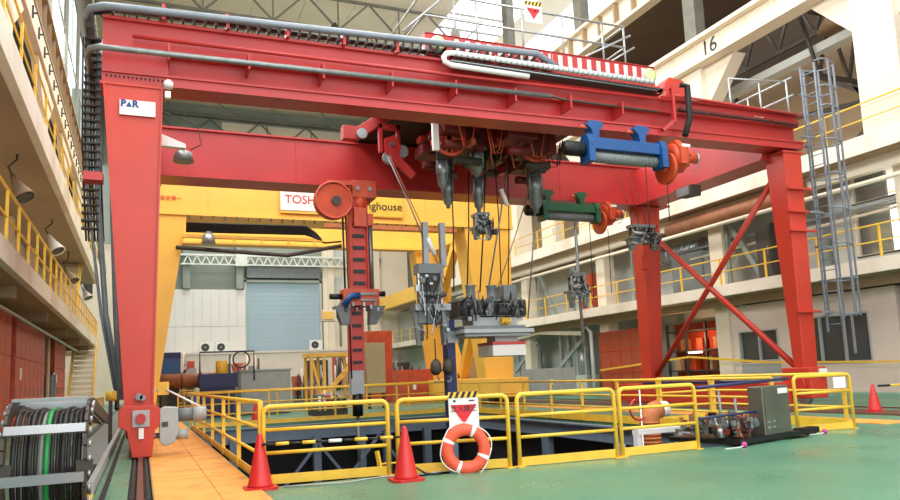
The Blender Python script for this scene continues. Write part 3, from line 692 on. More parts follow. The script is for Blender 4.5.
sg = tag(MB().box(-.4, .2, 13.86, 13.885, 6.12, 6.4).build('sign_plate', 'white'), 'white sign with blue lettering on the left crane leg', 'sign')
sg.parent = l1; sg.matrix_parent_inverse = parent_inv(l1)
for kk in ('label', 'category'): del sg[kk]
text('lettering', 'P', .17, (-.34, 13.855, 6.325), FRONT, 'ltext_blue', l1, bold=.008); text('lettering', 'R', .17, (-.14, 13.855, 6.325), FRONT, 'ltext_blue', l1, bold=.008); MB().prism([(-.295,6.27),(-.195,6.27),(-.245,6.37)],'y',13.85,13.86).build('lettering','ltext_blue',l1)
# X bracing and sill
for a, b in (((16.1,14.4,6.3),(16.1,20.1,.9)), ((16.1,20.1,5.9),(16.1,14.3,.95))):
    MB().tube([a, b], .085, 12).build('cross_brace', 'red_orange', GC)
MB().box(15.3, 15.8, 14.3, 21.2, .025, .62).build('sill_beam', 'red_orange', GC, .02)
MB().box(-.25, .2, 14.6, 21.2, .3, .75).build('sill_beam', 'red_orange', GC, .02)
MB().box(15.28, 15.82, 14.9, 19.9, .62, .68).build('sill_strip', 'navy', GC)
# left front bogie
bo = MB().prism([(-.35,.83),(-.3,.9),(.25,.9),(.31,.83),(.31,.55),(.23,.48),(.18,.02),(-.13,.02),(-.22,.48),(-.35,.55)], 'y', 13.72, 14.5).build('bogie', 'red_orange', GC, .015)
MB().box(-.13, .14, 13.68, 13.72, .54, .82).build('switch_plate', 'grey_light', bo)
MB().cyl((.0,13.62,.68), (.0,13.68,.68), .085, 16).build('stop_button', 'red', bo)
MB().box(-.03, .05, 13.66, 13.7, .34, .52).build('tag_plate', 'white', bo)
MB().cyl((0,14.1,.16), (.001,14.1,.16), .15).build('hub', 'dark_steel', bo)
for y in (14.0, 21.0): MB().cyl((-.07, y, .19), (.07, y, .19), .16, 20).build('wheel', 'steel', GC)
for y in (14.0, 20.7): MB().cyl((15.83, y, .19), (15.97, y, .19), .16, 20).build('wheel', 'steel', GC)
MB().cyl((-.03,13.8,1.05), (-.03,13.92,1.05), .06).cyl((.03,13.8,1.03),(.03,13.92,1.03),.05).build('pin','steel',bo)
gm = MB().prism([(.42,.95),(.5,1.0),(.72,.98),(.74,.55),(.66,.36),(.5,.32),(.42,.4)], 'y', 13.75, 14.1).build('gearbox', 'grey_light', GC, .02)
MB().cyl((.72,13.92,.84), (.98,13.92,.84), .12, 16).build('motor', 'grey_paint', gm); MB().cyl((.98,13.92,.84), (1.2,13.92,.84), .13, 16).build('motor_cap', 'grey_light', gm)
MB().cyl((.7,13.92,.5), (.9,13.92,.5), .09, 14).build('brake', 'grey_light', gm); MB().cyl((.2,13.92,.5), (.45,13.92,.5), .05, 10).build('shaft', 'steel', gm)
MB().box(.46,.56,13.73,13.75,.66,.74).build('cover','dark_steel',gm)
gm.location.x = -.12; gm.location.z = -.14
MB().box(.3, .5, 15.2, 15.4, 1.05, 1.3).build('joint_box', 'rail_yellow', GC)
MB().cyl((.45,15.2,1.15), (1.05,14.9,.8), .02, 8).cyl((.0,15.2,1.12),(.4,15.3,1.15),.02,8).build('tow_bar', 'white', GC)
# right bogie
MB().box(15.8, 16.4, 13.7, 14.6, .2, 1.0).build('bogie', 'red_orange', GC, .03); MB().cyl((15.8,14.1,.55),(15.74,14.1,.55),.25,20).build('hub_cover','red_orange',GC)
MB().box(16.1,16.35,13.64,13.69,.75,.95).build('tag_plate','white',GC)
# cable racks on left end
ck = MB()
ck.tube([(-.98,15,8.0),(-.98,15,5),(-.7,15,2.6),(-.45,15,1.2)], .03, 6).tube([(-.8,15,8.0),(-.8,15,5),(-.62,15,2.6),(-.38,15,1.2)], .05, 8)
ck = ck.build('cable_rack', 'ladder_grey', GC)
for k in range(26): MB().box(-1.06, -.76, 14.9, 15.05, 4.2+k*.15, 4.23+k*.15).build('rack_rung', 'dark_steel', ck)
for k in range(7): MB().tube([(-1.1+.05*k, 15.1+.02*k, 8.05), (-1.08+.05*k, 15.1, 6), (-.98+.05*k, 15.1, 4)], .018, 6).build('cable', 'cable', ck)
MB().tube([(-.52,14.7,6.7),(-.5,14.75,4.5),(-.42,14.75,2.5),(-.33,14.7,1.0)], .07, 10).build('conduit', 'ladder_grey', GC)
MB().box(-.98,-.66,13.95,14.3,4.9,5.05).build('cable_bracket','red',GC)
# gray handrail pipe round the left end along the front
MB().tube([(-.95,17,7.28),(-.95,14.1,7.28),(-.9,13.85,7.28),(-.75,13.72,7.28),(-.4,13.7,7.28),(8.6,13.7,7.42)], .055, 10).build('festoon_rail', 'steel', GC)
fr_ = MB().tube([(8.6,13.7,7.42),(8.9,13.74,7.4),(11.7,13.78,7.4)], .03, 8).build('festoon_rail', 'dark_steel', GC)
for k in range(8): MB().box(.4+k*1.45, .44+k*1.45, 13.7, 14.16, 7.2, 7.52).build('stand_off', 'red', GC)
# top cable tray
tr = MB().tube([(-1.0,17,8.1),(-1.0,14.3,8.1),(-.9,13.95,8.1),(-.65,13.78,8.1),(-.3,13.74,8.1),(8.3,13.74,8.42),(8.9,13.8,8.18)], .075, 8).build('tray_rail', 'ladder_grey', GC)
for k in range(46): MB().box(-.55+k*.2, -.51+k*.2, 13.78, 14.1, 8.0+k*.004, 8.1+k*.006).build('rung', 'dark_steel', tr)
for k in range(8): MB().box(.3+k*1.15, .36+k*1.15, 13.76, 13.98, 8.0, 8.3).build('clamp', 'red', tr)
for k in range(4): MB().tube([(-.9,14.2+.06*k,8.2),(-.4,13.98+.04*k,8.2),(8.0,13.95+.04*k,8.22),(8.8,14.0,8.15)], .022, 6).build('cable', 'cable', tr)
for k in range(10): MB().box(-1.02,-.86,14.3+k*.25,14.34+k*.25,7.9,8.2).build('rung','dark_steel',tr)
# white drag chain loop on the girder front
dc = MB().tube([(11.5,13.66,8.1),(6.15,13.66,8.1),(6.0,13.66,8.07),(5.93,13.66,7.98),(5.95,13.66,7.88),(6.1,13.66,7.82),(8.0,13.66,7.8)], .062, 8).build('drag_chain', 'white', GC)
for k in range(40): MB().box(6.2+k*.135, 6.22+k*.135, 13.585, 13.73, 8.04, 8.15).build('link', 'galv', dc)
MB().box(6.2, 11.8, 13.68, 13.9, 7.86, 7.98).build('chain_bed', 'dark_steel', dc)
for k in range(3): MB().tube([(6.1,13.64,7.95-.03*k),(11.6,13.66,7.93-.03*k)], .014, 6).build('cable', 'galv' if k==1 else 'cable', dc)
MB().tube([(-.2,13.8,7.6),(5.8,13.8,7.66),(12.1,13.72,7.72)], .04, 8).build('guide_tube', 'red', GC)
MB().bar((12.1,13.72,7.15),(12.1,13.72,8.1),.1,.08).bar((12.1,13.72,8.1),(11.6,13.72,7.85),.08,.08).bar((12.1,13.72,7.2),(11.8,13.8,6.95),.08,.08).build('tube_bracket', 'red', GC)
MB().tube([(12.35,13.7,8.15),(12.5,13.6,8.1),(12.5,13.6,7.3),(12.3,13.6,6.8)], .075, 8).build('hose_bundle', 'dark', GC)
for k in range(4): MB().box(12.5+k*1.03, 13.5+k*1.03, 13.9, 13.97, 7.6, 7.66).build('cable_slot', 'dark_red', GC)
MB().tube([(12.4,13.9,7.58),(14,13.88,7.55),(15,13.88,7.57),(16.5,13.9,7.52)],.02,6).build('cable','cable',GC)
MB().tube([(12.1,13.8,7.9),(16.6,13.8,7.84)], .035, 8).build('guide_tube', 'red', GC)
MB().prism([(12.2,7.86),(12.2,8.35),(12.35,8.5),(12.8,8.45),(12.9,7.86)], 'y', 14.05, 14.45).build('machine_cover', 'red_orange', GC)
# platform railing at right end
pr_ = MB()
for y in (14.2, 15.6, 17.0, 18.4): pr_.cyl((16.6,y,7.95),(16.6,y,9.0),.028,6)
for z in (8.5, 9.0): pr_.cyl((16.6,14.0,z),(16.6,18.6,z),.028,6)
for x in (14.8, 15.9): pr_.cyl((x,14.5,7.9),(x,14.5,8.95),.025,6)
pr_.cyl((14.8,14.5,8.95),(16.6,14.3,9.0),.025,6)
pr_.build('platform_railing', 'galv', GC)
MB().box(13.3,16.9,14.5,15.3,7.87,7.92).build('platform_deck','steel',GC)
# caged ladder
cl = MB()
for y in (13.55, 14.0): cl.box(16.95, 17.0, y-.02, y+.02, 1.9, 9.3)
cl = cl.build('caged_ladder', 'ladder_grey', GC)
for k in range(25): MB().cyl((16.975,13.55,2.1+k*.29),(16.975,14.0,2.1+k*.29),.014,6).build('rung','ladder_grey',cl)
def hoop(z): return MB().tube([(16.98,13.55,z)]+[(17.05+.62*math.sin(PI*k/10)*1.3, 13.78-.42*math.cos(PI*k/10), z) for k in range(11)]+[(16.98,14.0,z)], .022, 6)
for z in (2.35, 3.3, 4.25, 5.2, 6.15, 7.1, 8.05, 8.6, 9.35): hoop(z).build('hoop', 'ladder_grey', cl)
for k in (1, 3, 5, 7, 9):
    x = 17.05+.8*math.sin(PI*k/10); y = 13.78-.42*math.cos(PI*k/10)
    MB().box(x-.02, x+.02, y-.02, y+.02, 2.3, 9.35).build('cage_strip', 'ladder_grey', cl)
for z in (2.4,5.1,7.2): MB().box(16.5,17.0,13.75,13.8,z,z+.05).build('wall_tie','ladder_grey',cl)
for x in (16.95,17.3): MB().box(x,x+.05,13.5,13.55,1.3,2.3).build('drop_bar','galv',cl)
# floodlight on right tie
fl = MB().prism([(16.9,6.3),(17.55,6.35),(17.6,6.62),(16.85,6.62)],'x',15.3,15.7).build('floodlight','dark_steel',GC)
MB().box(15.28,15.3,16.95,17.5,6.34,6.6).build('lens','steel',fl); MB().tube([(15.5,17.2,6.62),(15.8,17.2,6.75)],.03,6).build('bracket','steel',fl)
fl = MB().lathe([(.06,.3),(.2,.22),(.24,0)],(.9,18.2,6.6),'z',14).build('floodlight','steel',GC)
MB().prism([(.2,6.95),(.2,7.3),(.95,7.02),(.95,6.92)],'y',18.1,18.3).build('bracket','white',fl); MB().tube([(.2,18,7.8),(1.2,18,7.5),(1.3,18,7.0),(1.05,18,6.85)],.015,6).build('cable','cable',fl)
MB().box(.36,.46,13.8,13.9,6.5,6.62).lathe([(.08,0),(.09,.1),(.03,.16)],(.42,13.85,6.7)).build('beacon','white',GC)

# ================================================================ TROLLEY ON THE CRANE
TR = T('crane_trolley', 'red crane trolley with white striped edge and grey railing on top of the girders', 'trolley', (8.7, 17, 8.1))
st = MB().box(5.65, 11.85, 14.0, 14.15, 8.16, 8.66).box(5.65, 11.85, 14.0, 14.3, 8.64, 8.68).build('edge_beam', 'red', TR)
for k in range(20):
    x = 6.35+k*.268
    MB().box(x, x+.11, 13.985, 14.0, 8.24, 8.6).build('stripe', 'white_stripe', st)
MB().box(8.82,8.86,13.98,14.0,8.18,8.66).build('joint','red',st)
for x in (5.95, 11.68):
    o = MB().lathe([(.17,0),(.17,-.04),(.12,-.07)],(x,13.99,8.43),'y',20).build('lamp','lamp_glass',st); MB().torus((x,13.97,8.43),'y',.17,.02,20,6).build('lamp_rim','galv',o)
MB().box(5.7,11.8,14.15,20.7,8.18,8.24).build('deck','dark_steel',TR)
for y in (14.25, 20.45): MB().box(5.7,11.8,y-.1,y+.1,8.12,8.18).build('wheel_beam','dark_steel',TR)
rl = MB()
for z in (9.15, 9.7): rl.tube([(5.7,17,z),(5.7,14.15,z),(11.1,14.15,z),(11.1,14.9,z)], .028, 6)
for x in (6.45, 7.0, 8.2, 9.3, 10.45, 11.1): rl.cyl((x,14.15,8.66),(x,14.15,9.7),.026,6)
rl.tube([(5.2,14.15,8.68),(6.3,14.15,9.75),(7.2,14.15,9.9)],.026,6).tube([(9.9,14.15,8.75),(11.3,14.15,9.5)],.03,6).tube([(10.6,14.15,8.7),(11.4,14.15,9.2)],.026,6)
rl.build('railing','galv',TR)
ds = T('danger_sign','white danger sign on the railing of the crane trolley','sign',(8.5,14.1,9.6))
MB().box(8.25,8.72,14.09,14.1,9.38,9.9).build('board','white',ds); MB().prism([(8.3,9.73),(8.67,9.73),(8.485,9.45)],'y',14.083,14.09).build('triangle','text_red',ds)
text('lettering','立入禁止',.09,(8.485,14.08,9.66),FRONT,'text_black',ds,.001); hazard(8.25,8.72,14.082,9.8,9.9,5,ds)
# machinery hung below the deck
MB().box(6.3,10.3,14.7,14.95,7.2,8.1).build('frame','red',TR)
for x in (7.6,8.9,10.2): MB().box(x-.1,x+.1,14.95,19.5,7.45,8.1).build('cross_member','red',TR)
for i,(x,y,w_,h,m_) in enumerate(((7.0,15.9,.6,.45,'dark_red'),(7.7,16.6,.9,.6,'dark_red'),(8.6,15.5,.8,.6,'dark_red'),(9.5,16.2,.9,.7,'dark_red'),(9.9,17.6,.6,.7,'dark_red'),(8.8,17.8,.9,.5,'dark_steel'),(7.3,18,.7,.35,'dark_red'))):
    MB().box(x-w_/2,x+w_/2,y-w_/2,y+w_/2,7.5-h,7.5).build('gear_case',m_,TR,.03)
    MB().cyl((x-w_*.4,y-.1,7.25-h),(x+w_*.4,y-.1,7.25-h),.11,14).build('winch_drum','dark_steel' if i%2 else 'dark_red',TR)
for x,y in ((6.95,15.9),(9.3,15.8)):
    o = MB().torus((x,y,7.0),'y',.42,.05,28,8).build('cable_reel','orange_reel',TR)
    for k in range(14): MB().bar((x,y,7.0),(x+.42*math.cos(k*PI/7),y,7.0+.42*math.sin(k*PI/7)),.03,.04).build('spoke','orange_reel',o)
for k in range(30):
    x=R_.uniform(6.3,10.3); y=R_.uniform(15.2,18.5); z=R_.uniform(6.9,7.5); l=R_.uniform(.2,.5)
    MB().box(x,x+l*.4,y,y+.3,z-l*.5,z).build('fitting',R_.choice(['red','dark_red','dark_steel','dark_steel','dark_red','ochre']),TR)
for k in range(14):
    x=R_.uniform(6.6,10); y=R_.uniform(15,17)
    MB().tube([(x,y,7.4),(x+.15,y,6.7-R_.random()*.3),(x+.35,y,6.6),(x+.5,y,7.3)],.018,6).build('hose',R_.choice(['cable','ochre','orange_reel','cable']),TR)
# boom arm at left of trolley
bm_ = MB().bar((5.15,18.1,7.6),(6.3,18.0,8.4),.2,.3).build('boom_arm','red',TR,.02)
MB().box(4.85,5.2,18.0,18.3,7.5,7.86).build('boom_end','red',bm_); MB().cyl((5.32,17.85,7.62),(5.32,17.95,7.62),.14,16).build('pulley','galv',bm_)
tl_ = MB().box(5.78,5.88,17.85,18.0,7.15,7.95).box(6.28,6.38,17.85,18.0,7.15,7.95).box(5.78,6.38,17.85,18.0,7.8,7.95).build('pulley_frame','red',TR,.01)
MB().prism([(5.9,7.5),(6.2,7.62),(6.35,7.3),(6.3,7.05),(6.75,6.6),(6.62,6.45),(6.05,6.95),(5.92,7.1)],'y',17.75,17.85).build('hook_arm','red',tl_)
MB().cyl((6.02,17.78,7.0),(6.02,17.9,7.0),.17,18).cyl((6.02,17.74,7.0),(6.02,17.78,7.0),.05,10).build('pulley','galv',tl_); MB().cyl((6.4,17.78,7.2),(6.4,17.9,7.2),.17,18).build('pulley','galv',tl_); MB().cyl((6.1,17.7,7.35),(6.1,17.75,7.35),.06,10).build('pin','steel',tl_)
MB().box(6.45,6.6,15.7,15.8,6.6,7.3).build('terminal_rail','white',TR)
def tool(x,z0,z1,lab,y=17.,s=1.):
    t=T('tool_column',lab,'tool',(x,y,z0),'grey tools hanging below the trolley')
    h=z1-z0; P=[(.05,0),(.06,.06),(.12,.1),(.13,.3),(.17,.33),(.17,.5),(.14,.52),(.13,.72),(.19,.75),(.19,.86),(.15,.9),(.15,1)]
    MB().lathe([(r*s,z0+v*h) for r,v in P[:6]],(x,y,0),'z',14).build('lower_body','steel',t)
    MB().lathe([(r*s,z0+v*h) for r,v in P[5:]],(x,y,0),'z',14).build('upper_body','grey_paint',t)
    for k in range(4):
        a=k*PI/2+.4; MB().cyl((x+.17*s*math.cos(a),y+.17*s*math.sin(a),z0+h*.2),(x+.17*s*math.cos(a),y+.17*s*math.sin(a),z0+h*.8),.025,6).build('rod','steel',t)
    MB().box(x-.2*s,x+.2*s,y-.2,y-.1,z0+.55*h,z0+.65*h).build('clamp','dark_steel',t)
    return t
tool(7.2,5.95,7.4,'leftmost grey tool hanging below the trolley'); tool(7.5,5.6,7.0,'short dark grey tool just right of the leftmost one',17.4)
tool(8.05,6.3,7.6,'thick grey tool in the middle below the trolley',16.7,1.3); tool(8.45,5.55,7.2,'slim grey tool right of the thick middle one',17.5)
tool(9.95,5.5,7.5,'rightmost grey tool hanging near the green hoist',17.,1.35)
for i,(x0,z0,x1,z1,r,m_) in enumerate(((7.45,6.8,7.38,3.3,.018,'cable'),(7.95,6.5,7.75,3.3,.018,'cable'),(8.5,7.2,8.12,3.3,.02,'cable'),(8.75,7.2,8.75,3.3,.015,'cable'),(9.3,7.6,8.35,3.3,.022,'steel'),(9.9,6.5,8.6,3.3,.014,'steel'),(10.1,7.2,9.5,2.6,.02,'steel'),(9.15,7.0,8.95,3.3,.015,'cable'),(5.72,6.75,6.75,4.3,.02,'steel'),(5.78,6.75,7.15,3.6,.012,'copper'))):
    tag(MB().tube([(x0,17,z0),((x0+x1)/2+.03,17,(z0+z1)/2),(x1,17,z1)],r,6).build('hoist_cable',m_),
        ['thin black hoist cable at the left of the tool platform','black hoist cable second from left above the tool platform','black hoist cable slanting from the slim tool to the platform','black hoist cable in the middle of the platform','pale diagonal cable running down to the platform centre','thin steel cable slanting from the rightmost tool','steel cable at the right end of the platform','black hoist cable right of the pale diagonal one','steel cable from the red pulley block down to the gripper head','thin copper coloured cable from the red pulley block'][i],'cable','cables hanging from the trolley')
for (x,z,l) in ((6.78,4.5,'white cable sleeve on the cable from the pulley block'),(8.95,5.9,'white cable sleeve on the pale diagonal cable')):
    tag(MB().cyl((x-.07,16.97,z+.2),(x+.1,16.97,z-.25),.06,10).build('cable_sleeve','white'),l,'sleeve')

# hoists
def hoist(dx,y,dz,m,lab,sc=(.93,.8,.84)):
    t=T('hoist',lab,'hoist',(dx+1.2,y,dz),'hoists hung from the red crane')
    q=lambda a,b,c,d,e,f_,nm,mt: MB().box(dx+a,dx+b,y+c,y+d,dz+e,dz+f_).build(nm,mt,t,.015)
    q(0,2.2,-.2,.15,.02,.34,'beam',m)
    MB().cyl((dx+.1,y,dz-.16),(dx+2.1,y,dz-.16),.15,18).build('drum','grey_paint',t)
    for k in range(16): MB().torus((dx+.2+k*.12,y,dz-.16),'x',.15,.012,16,5).build('rope_turn','steel',t)
    for a in (-.05,2.15): MB().prism([(y-.28,dz-.35),(y+.22,dz-.35),(y+.22,dz+.2),(y+.1,dz+.42),(y-.18,dz+.42),(y-.28,dz+.2)],'x',dx+a,dx+a+.18).build('end_plate',m,t)
    for a in (.25,1.65):
        MB().prism([(dx+a-.12,dz+.84),(dx+a-.22,dz+.72),(dx+a-.08,dz+.58),(dx+a-.04,dz+.34),(dx+a+.12,dz+.34),(dx+a+.14,dz+.58),(dx+a+.28,dz+.72),(dx+a+.2,dz+.84)],'y',y-.1,y+.2).build('hanger',m,t)
        MB().cyl((dx+a-.35,y+.05,dz+.68),(dx+a,y+.05,dz+.68),.05,8).build('hanger_pin','brick_red',t)
    mo=MB().lathe([(.12,-.65),(.19,-.6),(.2,-.1),(.14,-.05)],(dx,y,dz+.02),'x',18).build('motor','black',t)
    for k in range(6): MB().torus((dx-.55+k*.08,y,dz+.02),'x',.2,.012,16,5).build('fin','dark',mo)
    rl=MB().cyl((dx+2.42,y+.05,dz-.3),(dx+2.52,y+.05,dz-.3),.46,28).build('cable_reel','orange_reel',t)
    MB().cyl((dx+2.34,y+.05,dz-.3),(dx+2.42,y+.05,dz-.3),.12,14).build('hub','brick_red',rl)
    gb_=MB().lathe([(.2,0),(.4,.02),(.44,.1),(.44,.3),(.36,.42),(.24,.5)],(dx+2.56,y,dz+.02),'x',18).build('gearbox','orange_reel',t)
    MB().prism([(y-.46,dz-.25),(y-.1,dz-.4),(y+.3,dz-.2),(y+.25,dz+.42),(y-.2,dz+.5),(y-.46,dz+.2)],'x',dx+2.6,dx+2.8).build('flange','orange_reel',gb_)
    for k in range(8): MB().cyl((dx+2.98,y+.38*math.cos(k*PI/4),dz+.02+.38*math.sin(k*PI/4)),(dx+2.9,y+.38*math.cos(k*PI/4),dz+.02+.38*math.sin(k*PI/4)),.03,6).build('bolt','dark_steel',gb_)
    MB().cyl((dx+3.05,y,dz+.08),(dx+3.4,y,dz+.08),.16,16).build('gear_motor','orange_reel',gb_); MB().cyl((dx+3.4,y,dz+.08),(dx+3.46,y,dz+.08),.17,16).build('cap','galv',gb_)
    MB().box(dx+2.7,dx+2.95,y-.42,y-.38,dz+.25,dz+.33).build('name_plate','white',gb_)
    MB().torus((dx+3.05,y-.05,dz+.05),'y',.42,.012,24,6,-1.2,1.8).build('cable_guard','steel',t)
    t.scale=sc
    return t
hoist(9.2,13.5,6.14,'blue','blue hoist with orange reel hung on the front red girder')
hoist(11.5,19.55,6.2,'hoist_green','green hoist with orange reel hung below the rear red girder',(.9,.8,.84))
for x,y,z0,z1,l in ((10.9,13.45,5.9,3.9,'thin cable below the blue hoist'),(11.55,13.5,5.9,4.6,'short thin cable near the blue hoist reel'),(13.3,19.4,5.9,3.4,'thin cable below the green hoist'),(14.0,19.4,5.7,3.6,'thin cable below the green hoist reel')):
    tag(MB().cyl((x,y,z0),(x-.03,y,z1),.012,6).build('hoist_cable','cable'),l,'cable','cables hanging from the hoists')
MM=[('steel',5),('dark_steel',3),('galv',3),('grey_paint',3),('black',1)]
BAG=[a for a,n in MM for _ in range(n)]
def head(x,y,z0,z1,wd,lab,seed,name='gripper_head'):
    rr=random.Random(seed); t=T(name,lab,'gripper',(x,y,z0),'gripper heads hanging in the hall'); h=z1-z0
    MB().box(x-wd*.35,x+wd*.35,y-.2,y+.2,z1-.12*h,z1).build('top_plate','grey_paint',t)
    MB().box(x-wd*.5,x+wd*.5,y-.25,y+.25,z0+.42*h,z0+.5*h).build('mid_plate','steel',t)
    for s in (-1,1):
        MB().cyl((x+s*wd*.3,y-.1,z0+.05*h),(x+s*wd*.3,y-.1,z1-.1*h),.05,10).build('piston','galv',t)
        MB().cyl((x+s*wd*.15,y+.1,z0+.3*h),(x+s*wd*.15,y+.1,z1),.07,10).build('cylinder','steel',t)
        MB().prism([(x+s*wd*.25,z0+.4*h),(x+s*wd*.5,z0+.42*h),(x+s*wd*.42,z0),(x+s*wd*.3,z0)],'y',y-.12,y+.02).build('claw','grey_paint',t)
    MB().box(x-wd*.28,x+wd*.28,y-.15,y+.2,z0+.5*h,z1-.1*h).build('body','dark_steel',t,.02); MB().box(x-wd*.4,x+wd*.4,y-.18,y+.18,z0+.26*h,z0+.44*h).build('lower_body','grey_paint',t,.02); MB().cyl((x-wd*.38,y-.2,z0+.62*h),(x+wd*.38,y-.2,z0+.62*h),.07,12).build('shaft','steel',t)
    for k in range(26):
        a=x+rr.uniform(-.5,.4)*wd; c=z0+rr.uniform(.15,.85)*h; b=y-rr.uniform(.15,.35); s=rr.uniform(.04,.11)
        MB().box(a,a+s,b,b+s,c,c+s*rr.uniform(.5,1.6)).build('fitting',rr.choice(BAG),t)
    for k in range(9):
        a=x+rr.uniform(-.5,.5)*wd; a2=x+rr.uniform(-.6,.6)*wd; c=z0+rr.uniform(.3,.95)*h; c2=z0+rr.uniform(.0,.7)*h
        MB().tube([(a,y-.3,c),((a+a2)/2,y-.38,min(c,c2)-.1*h),(a2,y-.3,c2)],.016,6).build('hose',rr.choice(['cable','cable','galv']),t)
    return t
head(6.7,17,1.95,4.0,.95,'tall steel gripper head hanging left of the tool platform',3)
for x in (6.65,7.12): tag(MB().box(x-.07,x+.07,16.95,17.1,3.95,5.1).build('hanger_column','steel'),['left steel hanger column above the tall gripper head','right steel hanger column above the tall gripper head'][x>7],'column')
head(15.25,19.3,5.0,5.85,1.3,'grey gripper head hanging in front of the rear right crane leg',5)
for k in range(3): tag(MB().cyl((14.9+k*.3,19.3,5.85),(14.8+k*.25,19.6,7.6),.012,6).build('hoist_cable','cable'),['left','middle','right'][k]+' thin cable above the gripper head by the rear right leg','cable','cables hanging from the hoists')
head(12.6,19.3,3.1,4.2,.7,'small grey gripper head hanging below the green hoist',8)
tag(MB().tube([(12.85,19.55,5.9),(12.85,19.55,3.2),(12.9,19.55,1.9)],.05,8).build('hanger_rod','steel'),'steel rod carrying the small gripper head below the green hoist','rod')
head(8.05,16.6,4.6,5.3,.5,'small steel clamp head hanging above the tool platform',11)
t=T('tool_post','dark navy tool post standing left of the platform','post',(7.25,17.2,.9)); MB().box(7.15,7.4,17.1,17.35,-.3,2.6).build('post','navy',t); MB().box(7.1,7.45,17.0,17.1,2.0,2.3).build('collar','steel',t); MB().box(7.18,7.36,17.1,17.3,-4.2,-.3).build('foot','grey_blue',t)
for x,l in ((6.72,'left'),(7.05,'right')):
    t=T('hook',l+' dark hook block below the tall gripper head','hook',(x,16.8,1.2))
    MB().cyl((x,16.8,1.55),(x,16.8,2.1),.015,6).build('chain','cable',t); MB().lathe([(.05,.35),(.13,.25),(.15,.05),(.06,-.05)],(x,16.8,1.25),'z',12).build('block','dark_steel',t); MB().torus((x,16.8,1.1),'y',.07,.02,12,6,-2.5,1.2).build('hook_tip','steel',t)

# tool platform
TP=T('tool_platform','grey suspended tool platform with hoses and a white tray below','platform',(8.4,17,2.1))
MB().box(7.42,9.28,16.5,17.5,2.12,2.2).box(7.36,9.34,16.4,17.6,2.2,2.3).build('deck_plate','grey_light',TP,.01)
MB().box(7.45,9.2,16.6,17.5,2.3,2.4).build('upper_plate','grey_paint',TP)
MB().box(7.75,9.0,16.7,17.4,2.4,2.66).build('box_frame','grey_light',TP)
MB().box(7.36,9.3,16.75,17.4,2.64,3.06).build('ring_body','dark_steel',TP,.03)
for x in (7.5,7.72,7.94,8.2,8.95,9.15): MB().cyl((x,16.66,2.66),(x,16.66,3.04),.11,14).build('cylinder',R_.choice(['dark_steel','grey_paint']),TP)
MB().box(7.38,9.28,16.7,17.4,3.04,3.08).box(7.38,9.28,16.7,17.4,2.62,2.65).build('ring_plate','grey_paint',TP)
for x in (7.8,8.4): MB().lathe([(.1,0),(.15,.02),(.12,.08),(.12,.34),(.16,.38)],(x,16.9,3.08),'z',14).build('winch','grey_paint',TP)
MB().box(8.72,9.1,16.8,17.3,3.08,3.48).build('control_box','grey_paint',TP,.02); MB().box(8.4,8.65,16.5,16.62,2.72,2.95).build('valve_block','black',TP)
for k in range(6): MB().torus((8.5+.045*k,16.58,2.5+.02*(k%2)),'x',.08,.016,12,6).build('chain_link','rail_yellow',TP)
for k in range(24):
    a=R_.uniform(7.35,9.2); b_=a+R_.uniform(-.4,.4); z=R_.uniform(2.75,3.1)
    MB().tube([(a,16.6,z),((a*2+b_)/3,16.5,z+R_.uniform(.05,.22)),((a+b_*2)/3,16.48,z+R_.uniform(.0,.2)),(b_,16.55,R_.uniform(2.5,2.9))],.014,6).build('hose',R_.choice(['cable','cable','cable','grey_paint']),TP)
for k in range(26):
    a=R_.uniform(7.4,9.1); z=R_.uniform(2.5,3.0); s_=R_.uniform(.05,.13)
    MB().box(a,a+s_,16.54,16.64,z,z+s_).build('fitting',R_.choice(['steel','dark_steel','grey_paint','black']),TP)
MB().box(8.35,9.0,16.7,17.2,1.98,2.12).build('neck','grey_light',TP); tr_=MB().box(8.17,9.12,16.5,17.4,1.62,1.9).build('tray','panel_white',TP,.01); MB().box(8.17,9.12,16.49,17.41,1.9,1.98).build('red_rim','red',tr_)

# ================================================================ MAST
MA=T('mast_manipulator','orange red vertical mast with cable reel hanging from the rear girder','mast',(5.45,19.3,0))
up=MB().box(5.24,5.76,19.15,19.45,3.5,6.25).box(5.24,5.28,19.05,19.15,3.5,6.1).box(5.72,5.76,19.05,19.15,3.5,6.1).build('upper_mast','red_orange',MA,.01)
for k in range(6): MB().box(5.34,5.66,19.1,19.15,3.75+k*.33,3.84+k*.33).build('slot','black',up)
lo=MB().box(5.19,5.6,19.17,19.42,1.42,3.3).build('lower_mast','red_orange',MA,.01)
for k in range(5): MB().box(5.27,5.52,19.13,19.17,1.6+k*.33,1.68+k*.33).build('slot','black',lo)
MB().box(5.21,5.57,19.18,19.4,.78,1.42).build('sleeve','grey_light',MA); MB().cyl((5.4,19.3,.2),(5.4,19.3,.8),.14,14).build('tool_holder','black',MA); MB().cyl((5.4,19.3,-1.0),(5.4,19.3,.2),.05,10).build('stem','steel',MA)
br=MB().box(5.35,6.05,19.1,19.9,6.2,6.7).build('head_bracket','brick_red',MA,.02); MB().cyl((5.5,19.05,6.45),(5.5,19.1,6.45),.06).cyl((5.85,19.05,6.45),(5.85,19.1,6.45),.06).build('bolt','galv',br)
MB().box(5.36,5.72,19.0,19.4,5.35,5.9).box(5.72,5.92,19.05,19.3,5.4,5.75).build('swivel_case','brick_red',MA,.02); MB().cyl((5.6,19.25,5.85),(5.6,19.25,6.2),.17,14).build('swivel_neck','orange_reel',MA)
re=MB().cyl((4.79,18.95,6.05),(4.79,19.2,6.05),.52,32).build('cable_reel','orange_reel',MA); MB().cyl((4.85,18.88,6.03),(4.85,18.95,6.03),.13,16).build('hub','dark_steel',re); MB().torus((4.79,18.93,6.05),'y',.5,.03,32,6).build('rim','brick_red',re); MB().box(4.6,5.3,18.95,19.3,6.5,6.62).build('arm','brick_red',re)
